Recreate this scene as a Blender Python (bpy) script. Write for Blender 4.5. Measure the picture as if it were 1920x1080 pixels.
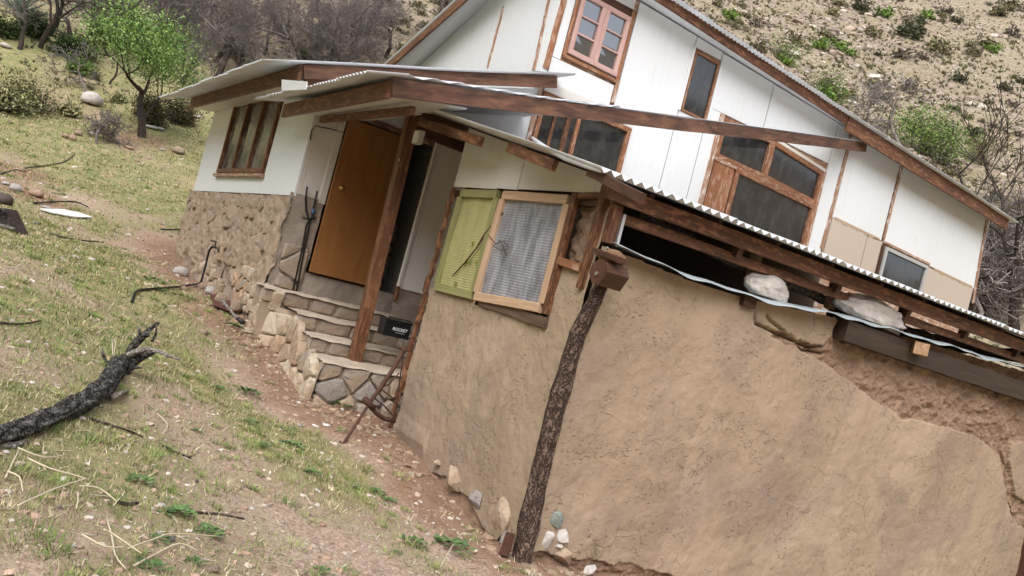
import bpy, math, random
import numpy as np
from mathutils import Vector, Matrix, Quaternion
for o in list(bpy.data.objects): bpy.data.objects.remove(o)
S = bpy.context.scene; COL = S.collection
# ------------------------------------------------------------------ camera, sky, sun, exposure
F = 1628.; ROLL = math.radians(14.5); PIT = math.atan(36/F); YAW = math.radians(57.4)
E1 = (math.sin(YAW), math.cos(YAW)); E2 = (-math.cos(YAW), math.sin(YAW))   # house axes seen from the camera
def to_house(v): return Vector((v[0]*E1[0]+v[1]*E1[1], v[0]*E2[0]+v[1]*E2[1], v[2]))
def ray(px, py):
    dx, dy = px-960, py-540
    u = dx*math.cos(ROLL)+dy*math.sin(ROLL); v = -dx*math.sin(ROLL)+dy*math.cos(ROLL)
    return to_house((u, F*math.cos(PIT)+v*math.sin(PIT), F*math.sin(PIT)-v*math.cos(PIT)))
CAM = Vector((-4.4176, -5.7445, 2.0))
cd = bpy.data.cameras.new('camera'); cam = bpy.data.objects.new('camera', cd); COL.objects.link(cam)
cd.sensor_width = 36; cd.lens = 36*F/1920; cd.clip_end = 2000; cd.clip_start = .05
fwd = (0, math.cos(PIT), math.sin(PIT)); up0 = (0, -math.sin(PIT), math.cos(PIT))
cr, sr = math.cos(ROLL), math.sin(ROLL)
cx = to_house((cr, sr*up0[1], sr*up0[2])); cy = to_house((-sr, cr*up0[1], cr*up0[2])); cz = -to_house(fwd)
mw = Matrix((cx, cy, cz)).transposed().to_4x4(); mw.translation = CAM; cam.matrix_world = mw
S.camera = cam
W = bpy.data.worlds.new('World'); S.world = W; W.use_nodes = True
wn = W.node_tree.nodes; wl = W.node_tree.links; bg = wn['Background']
sky = wn.new('ShaderNodeTexSky'); sky.sky_type = 'NISHITA'; sky.sun_disc = False
SUN_EL, SUN_AZ = math.radians(46), math.radians(221)
sky.sun_elevation = SUN_EL; sky.sun_rotation = SUN_AZ; sky.dust_density = 3.0; sky.ozone_density = .6; sky.air_density = .8
hs = wn.new('ShaderNodeHueSaturation'); hs.inputs['Saturation'].default_value = .42
wl.new(sky.outputs[0], hs.inputs['Color']); wl.new(hs.outputs[0], bg.inputs[0]); bg.inputs[1].default_value = .15
sl = bpy.data.lights.new('sun', 'SUN'); sl.energy = 1.0; sl.angle = math.radians(80); sl.color = (1, .995, .985)
sun = bpy.data.objects.new('sun', sl); COL.objects.link(sun)
sd = Vector((math.sin(SUN_AZ)*math.cos(SUN_EL), math.cos(SUN_AZ)*math.cos(SUN_EL), math.sin(SUN_EL)))
sun.rotation_euler = sd.to_track_quat('Z', 'Y').to_euler()
S.view_settings.view_transform = 'Standard'; S.view_settings.look = 'None'; S.view_settings.gamma = 1
S.view_settings.use_curve_mapping = False; S.view_settings.exposure = 1.10
# ------------------------------------------------------------------ pixel helpers (a point on a real plane of the place)
def onX(px, py, a): r = ray(px, py); return CAM + r*((a-CAM.x)/r.x)
def onY(px, py, b): r = ray(px, py); return CAM + r*((b-CAM.y)/r.y)
def onZ(px, py, c): r = ray(px, py); return CAM + r*((c-CAM.z)/r.z)
def atD(px, py, d): return CAM + ray(px, py)*(d/F)
# ------------------------------------------------------------------ noise in numpy
def _h(ix, iy, iz):
    n = (ix*374761393 + iy*668265263 + iz*2147483647*7 + 1013904223).astype(np.int64) & 0xffffffff
    n = ((n ^ (n >> 13))*1274126177) & 0xffffffff
    n = ((n ^ (n >> 16))*2246822519) & 0xffffffff
    return ((n ^ (n >> 15)) & 0xffffff)/float(0xffffff)
def vnoise(x, y, z=0.):
    x = np.asarray(x, float); y = np.asarray(y, float); z = np.zeros_like(x)+z
    ix = np.floor(x).astype(np.int64); iy = np.floor(y).astype(np.int64); iz = np.floor(z).astype(np.int64)
    fx, fy, fz = x-ix, y-iy, z-iz
    fx = fx*fx*(3-2*fx); fy = fy*fy*(3-2*fy); fz = fz*fz*(3-2*fz)
    r = 0
    for a in (0, 1):
        for b in (0, 1):
            for c in (0, 1):
                r = r + _h(ix+a, iy+b, iz+c)*(fx if a else 1-fx)*(fy if b else 1-fy)*(fz if c else 1-fz)
    return r*2-1
def fbm(x, y, z=0., o=4, g=.5):
    t = 0; a = 1.
    for k in range(o):
        t = t + a*vnoise(np.asarray(x)*2**k+17*k, np.asarray(y)*2**k-9*k, np.asarray(z)*2**k+5*k); a *= g
    return t
# ------------------------------------------------------------------ terrain height
D0 = Vector((E1[1], E2[1])); L0 = Vector((E1[0], E2[0]))      # depth and lateral axes of the valley
def dl(x, y):
    X, Y = np.asarray(x, float)-CAM.x, np.asarray(y, float)-CAM.y
    return X*E1[1]+Y*E2[1], X*E1[0]+Y*E2[0]
def sp(t, k): return np.logaddexp(0, np.asarray(t)/k)*k
HILLK = .115
def base_h(x, y):
    d, l = dl(x, y)
    z = .19 + .28*4 - .28*sp(l+4, .7) + .1*(sp(-l-4, .7)) + .23*sp(l-1, .7)
    z = z + .30*sp(d-17, 1.5) + .34*sp(d-36, 3) + .40*sp(-d-18, 3) + .3*sp(np.abs(l)-95, 5)
    z = z + HILLK*np.clip((10-d)/25, 0, 1)*sp(l-20, 4)
    far = np.clip((d-24)/25, 0, 1) + np.clip((-d-18)/25, 0, 1)
    z = z + far*(fbm(x/33., y/33., 3.3, 4)*3.2) + np.clip((d-14)/12, 0, 1)*.25*fbm(x/4., y/4., 1.7, 3)
    return z
ctrl = [(0,2.77,.40),(0,1.83,.15),(0,1.25,.12),(0,.7,.05),(0,0,-.02),(.5,-.05,-.05),(1.4,-.05,-.1),(3,-.1,-.15),(6,-.2,-.15),
        (-.87,3.05,.50),(-.4,3.05,.47),(0,3.0,.42),(-.9,3.7,.6),(-.9,4.4,.72),(-1.2,4.9,.98),(-1.0,5.8,1.04),(-.98,7.0,1.10),(-.98,8.6,1.2),(-.98,10.3,1.31),
        (2,4,.5),(2,9,1.2),(8,3,0.2),(-2.2,6.5,1.15),(-2.4,4.5,1.0),(-1.5,2.2,.42),(-.15,2.3,.30),(-.15,1.5,.17)]
cpx = np.array(ctrl, float)
def kern(r): return (1+1.732*r/3.2)*np.exp(-1.732*r/3.2)
_K = kern(np.hypot(cpx[:,0][:,None]-cpx[:,0][None], cpx[:,1][:,None]-cpx[:,1][None])) + .02*np.eye(len(cpx))
_w = np.linalg.solve(_K, cpx[:,2]-base_h(cpx[:,0], cpx[:,1]))
def T(x, y):
    x = np.asarray(x, float); y = np.asarray(y, float)
    z = base_h(x, y)
    for (a, b, c), w in zip(ctrl, _w): z = z + w*kern(np.hypot(x-a, y-b))
    return z + .035*fbm(x/.9, y/.9, 8.1, 3) + .012*fbm(x*5, y*5, 2.2, 2)
def Tz(x, y): return float(T(x, y))
def hit(px, py, d0=1.5, d1=260):
    r = ray(px, py)/F
    ds = np.concatenate([np.arange(d0, 30, .03), np.arange(30, d1, .25)])
    P = np.array(CAM)[None]+ds[:, None]*np.array(r)[None]
    below = P[:, 2] < T(P[:, 0], P[:, 1])
    i = int(np.argmax(below)) if below.any() else len(ds)-1
    return Vector(P[i])
def depth_of(p): return float(dl(p[0], p[1])[0])
# ------------------------------------------------------------------ object helpers
def link(o, parent=None):
    COL.objects.link(o)
    if parent is not None:
        o.parent = parent
        m = parent.matrix_basis.copy(); q = parent
        while q.parent: m = q.parent.matrix_basis @ q.parent_inv_c @ m if False else m; q = q.parent
        o.matrix_parent_inverse = WM[parent.name].inverted()
    WM[o.name] = o.matrix_basis.copy()
    return o
WM = {}
def tag(o, label=None, cat=None, group=None, kind=None):
    if label: o['label'] = label
    if cat: o['category'] = cat
    if group: o['group'] = group
    if kind: o['kind'] = kind
    return o
def thing(name, label, cat, loc=(0,0,0), group=None):
    o = bpy.data.objects.new(name, None); o.location = loc; o.empty_display_size = .2
    link(o); WM[o.name] = Matrix.Translation(Vector(loc))
    return tag(o, label, cat, group)
def np_mesh(name, V, Fc, attrs=None, smooth=False):
    V = np.asarray(V, np.float32); Fc = np.asarray(Fc, np.int32); n = Fc.shape[1]
    me = bpy.data.meshes.new(name); me.vertices.add(len(V)); me.vertices.foreach_set('co', V.ravel())
    me.loops.add(Fc.size); me.loops.foreach_set('vertex_index', Fc.ravel())
    me.polygons.add(len(Fc)); me.polygons.foreach_set('loop_start', np.arange(0, Fc.size, n, dtype=np.int32))
    me.polygons.foreach_set('use_smooth', np.full(len(Fc), smooth))
    for k, a in (attrs or {}).items():
        a = np.asarray(a, np.float32)
        if a.ndim == 1: t = me.attributes.new(k, 'FLOAT', 'POINT'); t.data.foreach_set('value', a)
        else: t = me.attributes.new(k, 'FLOAT_COLOR', 'POINT'); t.data.foreach_set('color', np.hstack([a, np.ones((len(a), 1), np.float32)]).ravel())
    me.update(calc_edges=True)
    return me
def mobj(name, me, mat, parent=None, loc=None, rot=None, scale=None):
    o = bpy.data.objects.new(name, me)
    if mat and not me.materials: me.materials.append(mat)
    if loc is not None: o.location = loc
    if rot is not None: o.rotation_euler = rot
    if scale is not None: o.scale = scale
    return link(o, parent)
class MB:
    def __init__(s): s.v = []; s.f = []; s.g = []
    def add(s, vs, fs, g=None):
        b = len(s.v); s.v += [tuple(v) for v in vs]; s.f += [tuple(i+b for i in f) for f in fs]
        s.g += [tuple(q) for q in (g if g is not None else vs)]
        return s
    def board(s, p0, p1, w, t, up=(0,0,1), seg=5, jit=.0015, ch=.004, rnd=random):
        p0 = Vector(p0); p1 = Vector(p1); x = (p1-p0); Ln = x.length; x.normalize()
        y = Vector(up).cross(x).normalized(); z = x.cross(y)
        a, b = t/2, w/2; c = min(ch, a*.6, b*.6)
        prof = [(-a+c,-b),(a-c,-b),(a,-b+c),(a,b-c),(a-c,b),(-a+c,b),(-a,b-c),(-a,-b+c)]
        vs = []; gs = []; o = rnd.uniform(0, 50)
        for i in range(seg+1):
            tt = Ln*i/seg; dy, dz = rnd.uniform(-jit, jit), rnd.uniform(-jit, jit)
            for q in prof:
                vs.append(p0+x*tt+y*(q[0]+dy)+z*(q[1]+dz)); gs.append((tt+o, q[0]+o*.37, q[1]+o*.11))
        fs = [tuple(range(7,-1,-1)), tuple(seg*8+k for k in range(8))]
        for i in range(seg):
            for k in range(8):
                fs.append((i*8+k, i*8+(k+1)%8, i*8+8+(k+1)%8, i*8+8+k))
        return s.add(vs, fs, gs)
    def box(s, a, b):
        (x0,y0,z0),(x1,y1,z1) = a, b
        vs = [(x0,y0,z0),(x1,y0,z0),(x1,y1,z0),(x0,y1,z0),(x0,y0,z1),(x1,y0,z1),(x1,y1,z1),(x0,y1,z1)]
        return s.add(vs, [(0,3,2,1),(4,5,6,7),(0,1,5,4),(1,2,6,5),(2,3,7,6),(3,0,4,7)])
    def prism(s, poly, ext):
        ext = Vector(ext); n = len(poly); vs = [Vector(p) for p in poly]+[Vector(p)+ext for p in poly]
        fs = [tuple(range(n)), tuple(range(2*n-1, n-1, -1))]+[(i, i+n, (i+1)%n+n, (i+1)%n) for i in range(n)]
        return s.add(vs, fs)
    def tube(s, pts, rad, n=8, jit=0., cap=True, rnd=random):
        pts = [Vector(p) for p in pts]
        if not hasattr(rad, '__len__'): rad = [rad]*len(pts)
        vs = []; gs = []; acc = 0; ref = Vector((.31, .17, .94))
        for i, p in enumerate(pts):
            t = (pts[min(i+1, len(pts)-1)]-pts[max(i-1, 0)]).normalized()
            if abs(t.dot(ref)) > .95: ref = Vector((.9, .3, .1))
            a = t.cross(ref).normalized(); b = t.cross(a)
            if i: acc += (p-pts[i-1]).length
            for k in range(n):
                th = 2*math.pi*k/n; r = rad[i]*(1+rnd.uniform(-jit, jit))
                vs.append(p+a*math.cos(th)*r+b*math.sin(th)*r); gs.append((acc, math.cos(th)*rad[i], math.sin(th)*rad[i]))
        fs = []
        for i in range(len(pts)-1):
            for k in range(n): fs.append((i*n+k, i*n+(k+1)%n, (i+1)*n+(k+1)%n, (i+1)*n+k))
        if cap: fs += [tuple(range(n-1,-1,-1)), tuple((len(pts)-1)*n+k for k in range(n))]
        return s.add(vs, fs, gs)
    def mesh(s, name, smooth=False):
        me = bpy.data.meshes.new(name); me.from_pydata(s.v, [], s.f)
        at = me.attributes.new('gco', 'FLOAT_VECTOR', 'POINT'); at.data.foreach_set('vector', np.array(s.g, np.float32).ravel())
        if smooth: me.polygons.foreach_set('use_smooth', np.full(len(s.f), True))
        me.update(); 
        return me
    def build(s, name, mat, parent=None, smooth=False):
        me = s.mesh(name, smooth)
        import bmesh
        bm = bmesh.new(); bm.from_mesh(me); bmesh.ops.recalc_face_normals(bm, faces=bm.faces); bm.to_mesh(me); bm.free()
        return mobj(name, me, mat, parent)
def board(name, p0, p1, w, t, mat, parent, up=(0,0,1), **k): return MB().board(p0, p1, w, t, up, **k).build(name, mat, parent)
# ------------------------------------------------------------------ materials
class N:
    def __init__(s, name):
        s.m = bpy.data.materials.new(name); s.m.use_nodes = True; s.t = s.m.node_tree
        s.b = s.t.nodes['Principled BSDF']
    def n(s, ty, **k):
        x = s.t.nodes.new('ShaderNode'+ty)
        for a, v in k.items():
            if a.startswith('i_'):
                key = a[2:]; key = int(key) if key.isdigit() else key.replace('_', ' ')
                if isinstance(v, bpy.types.NodeSocket): s.t.links.new(v, x.inputs[key])
                else: x.inputs[key].default_value = v
            else: setattr(x, a, v)
        return x
    def lk(s, a, b): s.t.links.new(a, b)
    def obj(s): return s.n('TexCoord').outputs['Object']
    def attr(s, nm): return s.n('Attribute', attribute_name=nm)
    def mapping(s, v, sc): return s.n('Mapping', i_Vector=v, i_Scale=sc).outputs[0]
    def noise(s, v, sc, det=5, ro=.55, dist=0.): return s.n('TexNoise', i_Vector=v, i_Scale=sc, i_Detail=det, i_Roughness=ro, i_Distortion=dist).outputs['Fac']
    def vor(s, v, sc, feat='F1'): return s.n('TexVoronoi', feature=feat, i_Vector=v, i_Scale=sc)
    def ramp(s, f, stops, interp='LINEAR'):
        r = s.n('ValToRGB', i_Fac=f); e = r.color_ramp; e.interpolation = interp
        while len(e.elements) < len(stops): e.elements.new(.5)
        for el, (p, c) in zip(e.elements, stops):
            el.position = p; el.color = (c, c, c, 1) if not hasattr(c, '__len__') else (*c, 1)
        return r.outputs[0]
    def mix(s, f, a, b, mode='MIX'):
        x = s.n('Mix', data_type='RGBA', blend_type=mode)
        for sock, v in ((x.inputs[0], f), (x.inputs[6], a), (x.inputs[7], b)):
            if isinstance(v, bpy.types.NodeSocket): s.lk(v, sock)
            else: sock.default_value = v if not hasattr(v, '__len__') else (*v, 1) if len(v) == 3 else v
        return x.outputs[2]
    def math(s, op, a, b=0.): 
        x = s.n('Math', operation=op)
        for i, v in enumerate((a, b)):
            if isinstance(v, bpy.types.NodeSocket): s.lk(v, x.inputs[i])
            else: x.inputs[i].default_value = v
        return x.outputs[0]
    def bump(s, h, st, dist=.01, prev=None):
        x = s.n('Bump', i_Height=h, i_Strength=st, i_Distance=dist)
        if prev is not None: s.lk(prev, x.inputs['Normal'])
        return x.outputs[0]
    def out(s, col, rough=.8, nrm=None, metal=0., spec=.3):
        for k, v in (('Base Color', col), ('Roughness', rough), ('Metallic', metal), ('Specular IOR Level', spec)):
            if isinstance(v, bpy.types.NodeSocket): s.lk(v, s.b.inputs[k])
            else: s.b.inputs[k].default_value = (*v, 1) if hasattr(v, '__len__') else v
        if nrm is not None: s.lk(nrm, s.b.inputs['Normal'])
        return s.m
def wood(name, dark, mid, light, rough=.55, wear=None, grain=1.):
    m = N(name); g = m.attr('gco').outputs['Vector']
    a = m.noise(m.mapping(g, (1.3, 26*grain, 26*grain)), 1.6, 6, .62, .6); b = m.noise(m.mapping(g, (.7, 5, 5)), 1.3, 3)
    c = m.ramp(a, [(.28, dark), (.5, mid), (.75, light)])
    c = m.mix(m.ramp(b, [(.35, 0.), (.7, .55)]), c, dark)
    rnd = m.n('ObjectInfo').outputs['Random']
    c = m.mix(m.math('MULTIPLY', rnd, .45), c, tuple(v*.5 for v in mid)); c = m.mix(m.ramp(m.noise(m.mapping(g, (.45, 2, 2)), 1.1, 4, .6, 1.), [(.52, 0.), (.72, .28)]), c, tuple(min(1, v*1.25+.015) for v in light))
    if wear:
        w = m.ramp(m.noise(m.mapping(g, (3, 11, 11)), 2.2, 6, .7), [(.52, 0.), (.6, .85)]); c = m.mix(w, c, wear)
    return m.out(c, rough, m.bump(a, .35, .004), spec=.35)
W_RED = wood('varnished_red_wood', (.05,.021,.011), (.145,.060,.029), (.235,.105,.047), grain=.6, wear=(.27,.13,.065))
W_DARK = wood('dark_timber', (.03,.013,.009), (.085,.036,.021), (.14,.06,.033))
W_STREAK = wood('streaked_beam_wood', (.03,.015,.011), (.125,.056,.034), (.33,.165,.085), grain=.3)
W_ORANGE = wood('orange_window_wood', (.15,.055,.025), (.275,.115,.052), (.36,.165,.08), wear=(.40,.26,.18))
W_PALE = wood('pale_pine', (.42,.26,.15), (.58,.40,.26), (.66,.48,.33))
W_PINK = wood('pink_primer_wood', (.42,.24,.21), (.55,.35,.31), (.6,.42,.38))
W_DOOR = wood('door_veneer', (.215,.092,.026), (.27,.118,.036), (.31,.14,.045), rough=.45, grain=.35)
W_GREEN = wood('green_painted_wood', (.16,.16,.06), (.25,.245,.10), (.315,.305,.14), rough=.6)
W_BAT = wood('worn_batten_wood', (.22,.10,.05), (.36,.2,.12), (.5,.36,.27), wear=(.62,.55,.5))
BARKW = wood('rough_old_beam', (.05,.028,.02), (.12,.075,.05), (.2,.13,.09))
W_OFF = wood('offcut_wood', (.2,.1,.05), (.42,.26,.14), (.55,.38,.24))
def panel_mat(name, col, stain):
    m = N(name); o = m.obj()
    a = m.noise(m.mapping(o, (.5,.5,.22)), 1.2, 5); b = m.noise(o, 6, 6, .65)
    c = m.mix(m.ramp(a, [(.4, 0.), (.75, .45)]), col, tuple(v*.86 for v in col))
    c = m.mix(m.ramp(b, [(.6, 0.), (.78, .55)]), c, stain); v_ = m.noise(m.mapping(o, (9,9,.55)), 1.5, 5, .65); c = m.mix(m.ramp(v_, [(.56, 0.), (.74, .5)]), c, stain)
    rnd = m.n('ObjectInfo').outputs['Random']; c = m.mix(m.math('MULTIPLY', rnd, .35), c, (.64,.655,.66))
    return m.out(c, .55, m.bump(m.noise(o, 3, 4), .12, .02), spec=.3)
PANEL = panel_mat('white_board', (.68,.70,.71), (.56,.54,.49))
PANEL_OLD = panel_mat('grubby_white_board', (.62,.58,.52), (.42,.37,.31))
TAN = panel_mat('tan_render', (.40,.285,.175), (.34,.24,.15))
def stone_mat():
    m = N('field_stone'); o = m.obj(); r = m.n('ObjectInfo').outputs['Random']
    base = m.ramp(r, [(0, (.40,.28,.18)), (.22, (.32,.25,.19)), (.42, (.45,.36,.26)), (.6, (.28,.25,.22)), (.75, (.38,.23,.15)), (.9, (.52,.46,.38))], 'CONSTANT')
    n1 = m.noise(o, 9, 6, .65); n2 = m.noise(o, 40, 4, .6)
    c = m.mix(m.ramp(n1, [(.35, 0.), (.7, .6)]), base, (.23,.16,.11)); c = m.mix(m.ramp(n2, [(.5, 0.), (.75, .35)]), c, (.6,.54,.46))
    md = m.ramp(m.noise(o, 3.1, 6, .7), [(.44, 0.), (.6, .9)]); c = m.mix(md, c, m.mix(n2, (.36,.26,.175), (.27,.19,.125)))
    return m.out(c, .95, m.bump(n1, .8, .04, m.bump(n2, .7, .012)), spec=.12)
STONE = stone_mat()
def plain_stone(name, a, b, soil=False):
    m = N(name); o = m.obj(); n1 = m.noise(o, 5, 6, .65); n2 = m.noise(o, 30, 5, .6)
    c = m.mix(m.ramp(n1, [(.35, 0.), (.68, 1.)]), a, b); c = m.mix(m.ramp(n2, [(.56, 0.), (.7, .5)]), c, tuple(v*.55 for v in b))
    if soil:
        md = m.ramp(m.noise(o, 3.3, 6, .7), [(.46, 0.), (.62, .85)]); c = m.mix(md, c, m.mix(n2, (.35,.26,.175), (.26,.185,.125)))
    return m.out(c, .92, m.bump(n1, .7, .05, m.bump(n2, .8, .014)), spec=.15)
ROCK_WHITE = plain_stone('pale_rock', (.62,.58,.54), (.45,.42,.39)); ROCK_PINK = plain_stone('pink_rock', (.5,.33,.24), (.42,.3,.23))
ROCK_TAN = plain_stone('tan_rock', (.48,.38,.28), (.34,.26,.19), True); ROCK_GREEN = plain_stone('grey_green_rock', (.26,.29,.26), (.19,.21,.19))
ROCK_GREY = plain_stone('grey_rock', (.34,.30,.27), (.22,.19,.17))
ROCK_TAN2 = plain_stone('dusty_tan_stone', (.37,.28,.2), (.29,.21,.145), True)
ROCK_WHITE2 = plain_stone('cream_stone', (.5,.43,.34), (.42,.34,.25), True)
ROCK_GREY2 = plain_stone('brown_stone', (.29,.23,.18), (.21,.165,.13), True)
ROCK_STEP = plain_stone('brown_grey_stone', (.34,.285,.235), (.25,.205,.165), True)
def mortar(name, a, b):
    m = N(name); o = m.obj(); n1 = m.noise(o, 3, 6, .65); n2 = m.noise(o, 28, 6, .65); v = m.vor(o, 9).outputs['Distance']
    c = m.mix(m.ramp(n1, [(.35, 0.), (.7, 1.)]), a, b); c = m.mix(m.ramp(n2, [(.55, 0.), (.8, .6)]), c, tuple(q*.6 for q in b))
    return m.out(c, .95, m.bump(n1, .5, .05, m.bump(n2, .8, .015)), spec=.15)
MORTAR = mortar('mud_mortar', (.355,.275,.205), (.275,.205,.148)); TREAD = mortar('step_mortar', (.50,.42,.33), (.41,.33,.25)); ADOBE = mortar('rough_adobe', (.29,.18,.11), (.2,.115,.066))
GREYPL = mortar('grey_plaster', (.33,.28,.235), (.24,.2,.165)); CAVE = mortar('shaded_room_earth', (.14,.1,.075), (.1,.07,.05))  # room earth is darkened, the rooms' shade put into its colour
def cob_mat():
    m = N('cob_plaster'); o = m.obj(); ex = m.attr('ex').outputs['Fac']; st = m.attr('stain').outputs['Fac']
    n1 = m.noise(m.mapping(o, (1, 1, .6)), 1.1, 5, .6); n2 = m.noise(o, 7, 6, .62, .6); n3 = m.noise(o, 38, 6, .65)
    c = m.mix(m.ramp(n1, [(.34, 0.), (.66, 1.)]), (.380,.288,.200), (.297,.220,.154))
    c = m.mix(m.ramp(n2, [(.52, 0.), (.72, .55)]), c, (.275,.205,.152)); c = m.mix(m.ramp(n2, [(.2, .4), (.42, 0.)]), c, (.405,.31,.22))
    c = m.mix(m.ramp(m.noise(m.mapping(o, (1,1,.8)), .9, 3, .5, 1.2), [(.55, 0.), (.6, .45)]), c, (.425,.328,.235))
    c = m.mix(st, c, (.275,.205,.165))
    wrp = m.n('MixRGB', i_Fac=.09, i_Color1=o, i_Color2=m.n('TexNoise', i_Vector=o, i_Scale=5., i_Detail=5.).outputs['Color']).outputs[0]
    ck = m.vor(wrp, 3.4, 'DISTANCE_TO_EDGE').outputs['Distance']; ck2 = m.vor(wrp, 9., 'DISTANCE_TO_EDGE').outputs['Distance']
    gate = m.ramp(m.noise(o, 1.9, 4), [(.56, 0.), (.66, .9)]); gate2 = m.ramp(m.noise(o, 4.7, 4, .6), [(.55, 0.), (.64, .8)])
    crack = m.math('MAXIMUM', m.math('MULTIPLY', m.ramp(ck, [(0, 1.), (.010, 0.)]), gate), m.math('MULTIPLY', m.ramp(ck2, [(0, 1.), (.022, 0.)]), gate2))
    # short scratches in the mud, with the curved shadows of its bumps painted dark
    sc = m.noise(m.mapping(wrp, (17, 17, 44)), 1.3, 4, .55, .8); scr = m.math('MULTIPLY', m.ramp(sc, [(.60, 0.), (.66, 1.)]), m.ramp(m.noise(o, 2.6, 4), [(.44, 0.), (.62, 1.)]))
    dark = m.math('MAXIMUM', crack, m.math('MULTIPLY', scr, .9))
    c = m.mix(m.math('MULTIPLY', dark, .72), c, (.13,.085,.058))
    e = m.mix(m.ramp(n2, [(.3, 0.), (.7, 1.)]), (.30,.205,.14), (.19,.122,.083)); e = m.mix(m.ramp(n3, [(.5, 0.), (.7, .5)]), e, (.33,.23,.155))
    c = m.mix(ex, c, e)
    hgt = m.math('SUBTRACT', m.math('ADD', m.math('MULTIPLY', n2, .8), m.math('MULTIPLY', n3, .35)), m.math('MULTIPLY', dark, .5))
    return m.out(c, .95, m.bump(hgt, .85, .017), spec=.12)
COB = cob_mat()
def bark_mat(name, a, b, c3, sc=1., wf=.07):
    m = N(name); g = m.attr('gco').outputs['Vector']
    v = m.n('TexVoronoi', feature='DISTANCE_TO_EDGE', i_Vector=m.mapping(m.n('MixRGB', i_Fac=wf, i_Color1=g, i_Color2=m.n('TexNoise', i_Vector=g, i_Scale=22., i_Detail=4.).outputs['Color']).outputs[0], (9*sc, 42*sc, 42*sc)), i_Scale=1.).outputs['Distance']
    n = m.noise(m.mapping(g, (6, 40, 40)), 1.4, 6, .65)
    c = m.mix(m.ramp(n, [(.3, 0.), (.7, 1.)]), a, b); c = m.mix(m.ramp(v, [(.02, 1.), (.16, 0.)]), c, c3)
    h = m.math('ADD', m.ramp(v, [(0, 0.), (.25, 1.)]), m.math('MULTIPLY', n, .5))
    return m.out(c, .92, m.bump(h, .9, .02), spec=.2)
BARK = bark_mat('old_log_bark', (.205,.142,.108), (.105,.068,.052), (.038,.024,.017), .8, .1); CHAR = bark_mat('charred_bark', (.03,.027,.025), (.21,.19,.17), (.007,.006,.006), 0.55, .14); 
TWIG = bark_mat('bare_twig_bark', (.27,.235,.225), (.36,.315,.3), (.18,.15,.14)); DEADWD = bark_mat('bleached_wood', (.42,.39,.35), (.3,.27,.24), (.2,.17,.15)); TRUNK = bark_mat('dark_trunk_bark', (.085,.066,.057), (.14,.112,.096), (.035,.028,.024))
POLE = bark_mat('weathered_pole', (.26,.21,.165), (.16,.125,.1), (.07,.05,.04))
def simple(name, col, rough=.6, metal=0., spec=.4, var=.0, bump=0.):
    m = N(name); o = m.obj(); n = m.noise(o, 14, 5, .6)
    c = m.mix(m.ramp(n, [(.35, 0.), (.7, .6)]), col, tuple(v*.7 for v in col))
    return m.out(c, rough, m.bump(n, bump, .01) if bump else None, metal, spec)
BLACK = simple('black_plastic', (.012,.012,.013), .4); INK = simple('white_lettering', (.75,.75,.75), .5); GREYP = simple('grey_plastic', (.5,.48,.44), .5)
BRASS = simple('brass', (.62,.42,.16), .28, 1.); STEEL = simple('steel_bolt', (.6,.6,.6), .3, 1.); BLUE = simple('blue_tape', (.06,.12,.22), .5)
RUST = simple('rusty_iron', (.085,.042,.03), .85, .0, .3, bump=.4); SPADE = simple('rusted_spade_steel', (.12,.045,.035), .8, .0, .3, bump=.3)
SHADE = simple('shaded_plaster', (.22,.2,.185), .9); PAPER = simple('white_debris', (.72,.71,.69), .7, bump=.3)  # inside plaster in a darkened tone that carries the doorway's shade
def galv():
    m = N('galvanised_sheet'); o = m.obj(); n = m.noise(o, 3, 5, .6); v = m.vor(o, 26).outputs['Color']
    c = m.mix(m.ramp(n, [(.35, 0.), (.72, .7)]), (.68,.70,.72), (.55,.56,.57))
    return m.out(c, m.ramp(n, [(.3, .38), (.7, .58)]), None, .35, .5)
GALV = galv()
def glass(name, col, rough=.04, dirt=.35, ior=1.6):
    m = N(name); o = m.obj(); n = m.noise(m.mapping(o, (1,1,.5)), 5, 6, .7); s = m.noise(o, 60, 3, .7)
    d = m.math('MULTIPLY', m.ramp(n, [(.42, 0.), (.75, 1.)]), dirt); d = m.math('ADD', d, m.math('MULTIPLY', m.ramp(s, [(.66, 0.), (.72, 1.)]), dirt))
    c = m.mix(d, col, (.30,.29,.26)); m.b.inputs['IOR'].default_value = ior
    return m.out(c, m.math('ADD', m.math('MULTIPLY', d, .5), rough), None, 0., .5)
GLASS = glass('dusty_dark_glass', (.018,.019,.02), .05, .13, 1.75); GLASS_HI = glass('clear_window_glass', (.03,.035,.04), .015, .03, 3.2); GLASS_CURT = glass('dark_curtained_glass', (.045,.04,.035), .08, .7, 1.45)
def ribbed(name, a, b, dk):
    m = N(name); o = m.obj(); n = m.noise(m.mapping(o, (3,3,.9)), 3.2, 6, .65); n2 = m.noise(m.mapping(o, (1,9,2.2)), 2.1, 4, .7)
    c = m.mix(m.ramp(n, [(.38, 0.), (.66, 1.)]), a, b); c = m.mix(m.ramp(n2, [(.66, 0.), (.72, .75)]), c, dk)
    return m.out(c, .45, None, 0., .4)
RIB_GREEN = ribbed('green_ribbed_sheet', (.38,.36,.165), (.305,.29,.125), (.15,.15,.06)); RIB_GREY = ribbed('grey_ribbed_sheet', (.155,.155,.17), (.33,.33,.345), (.08,.08,.09))
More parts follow.
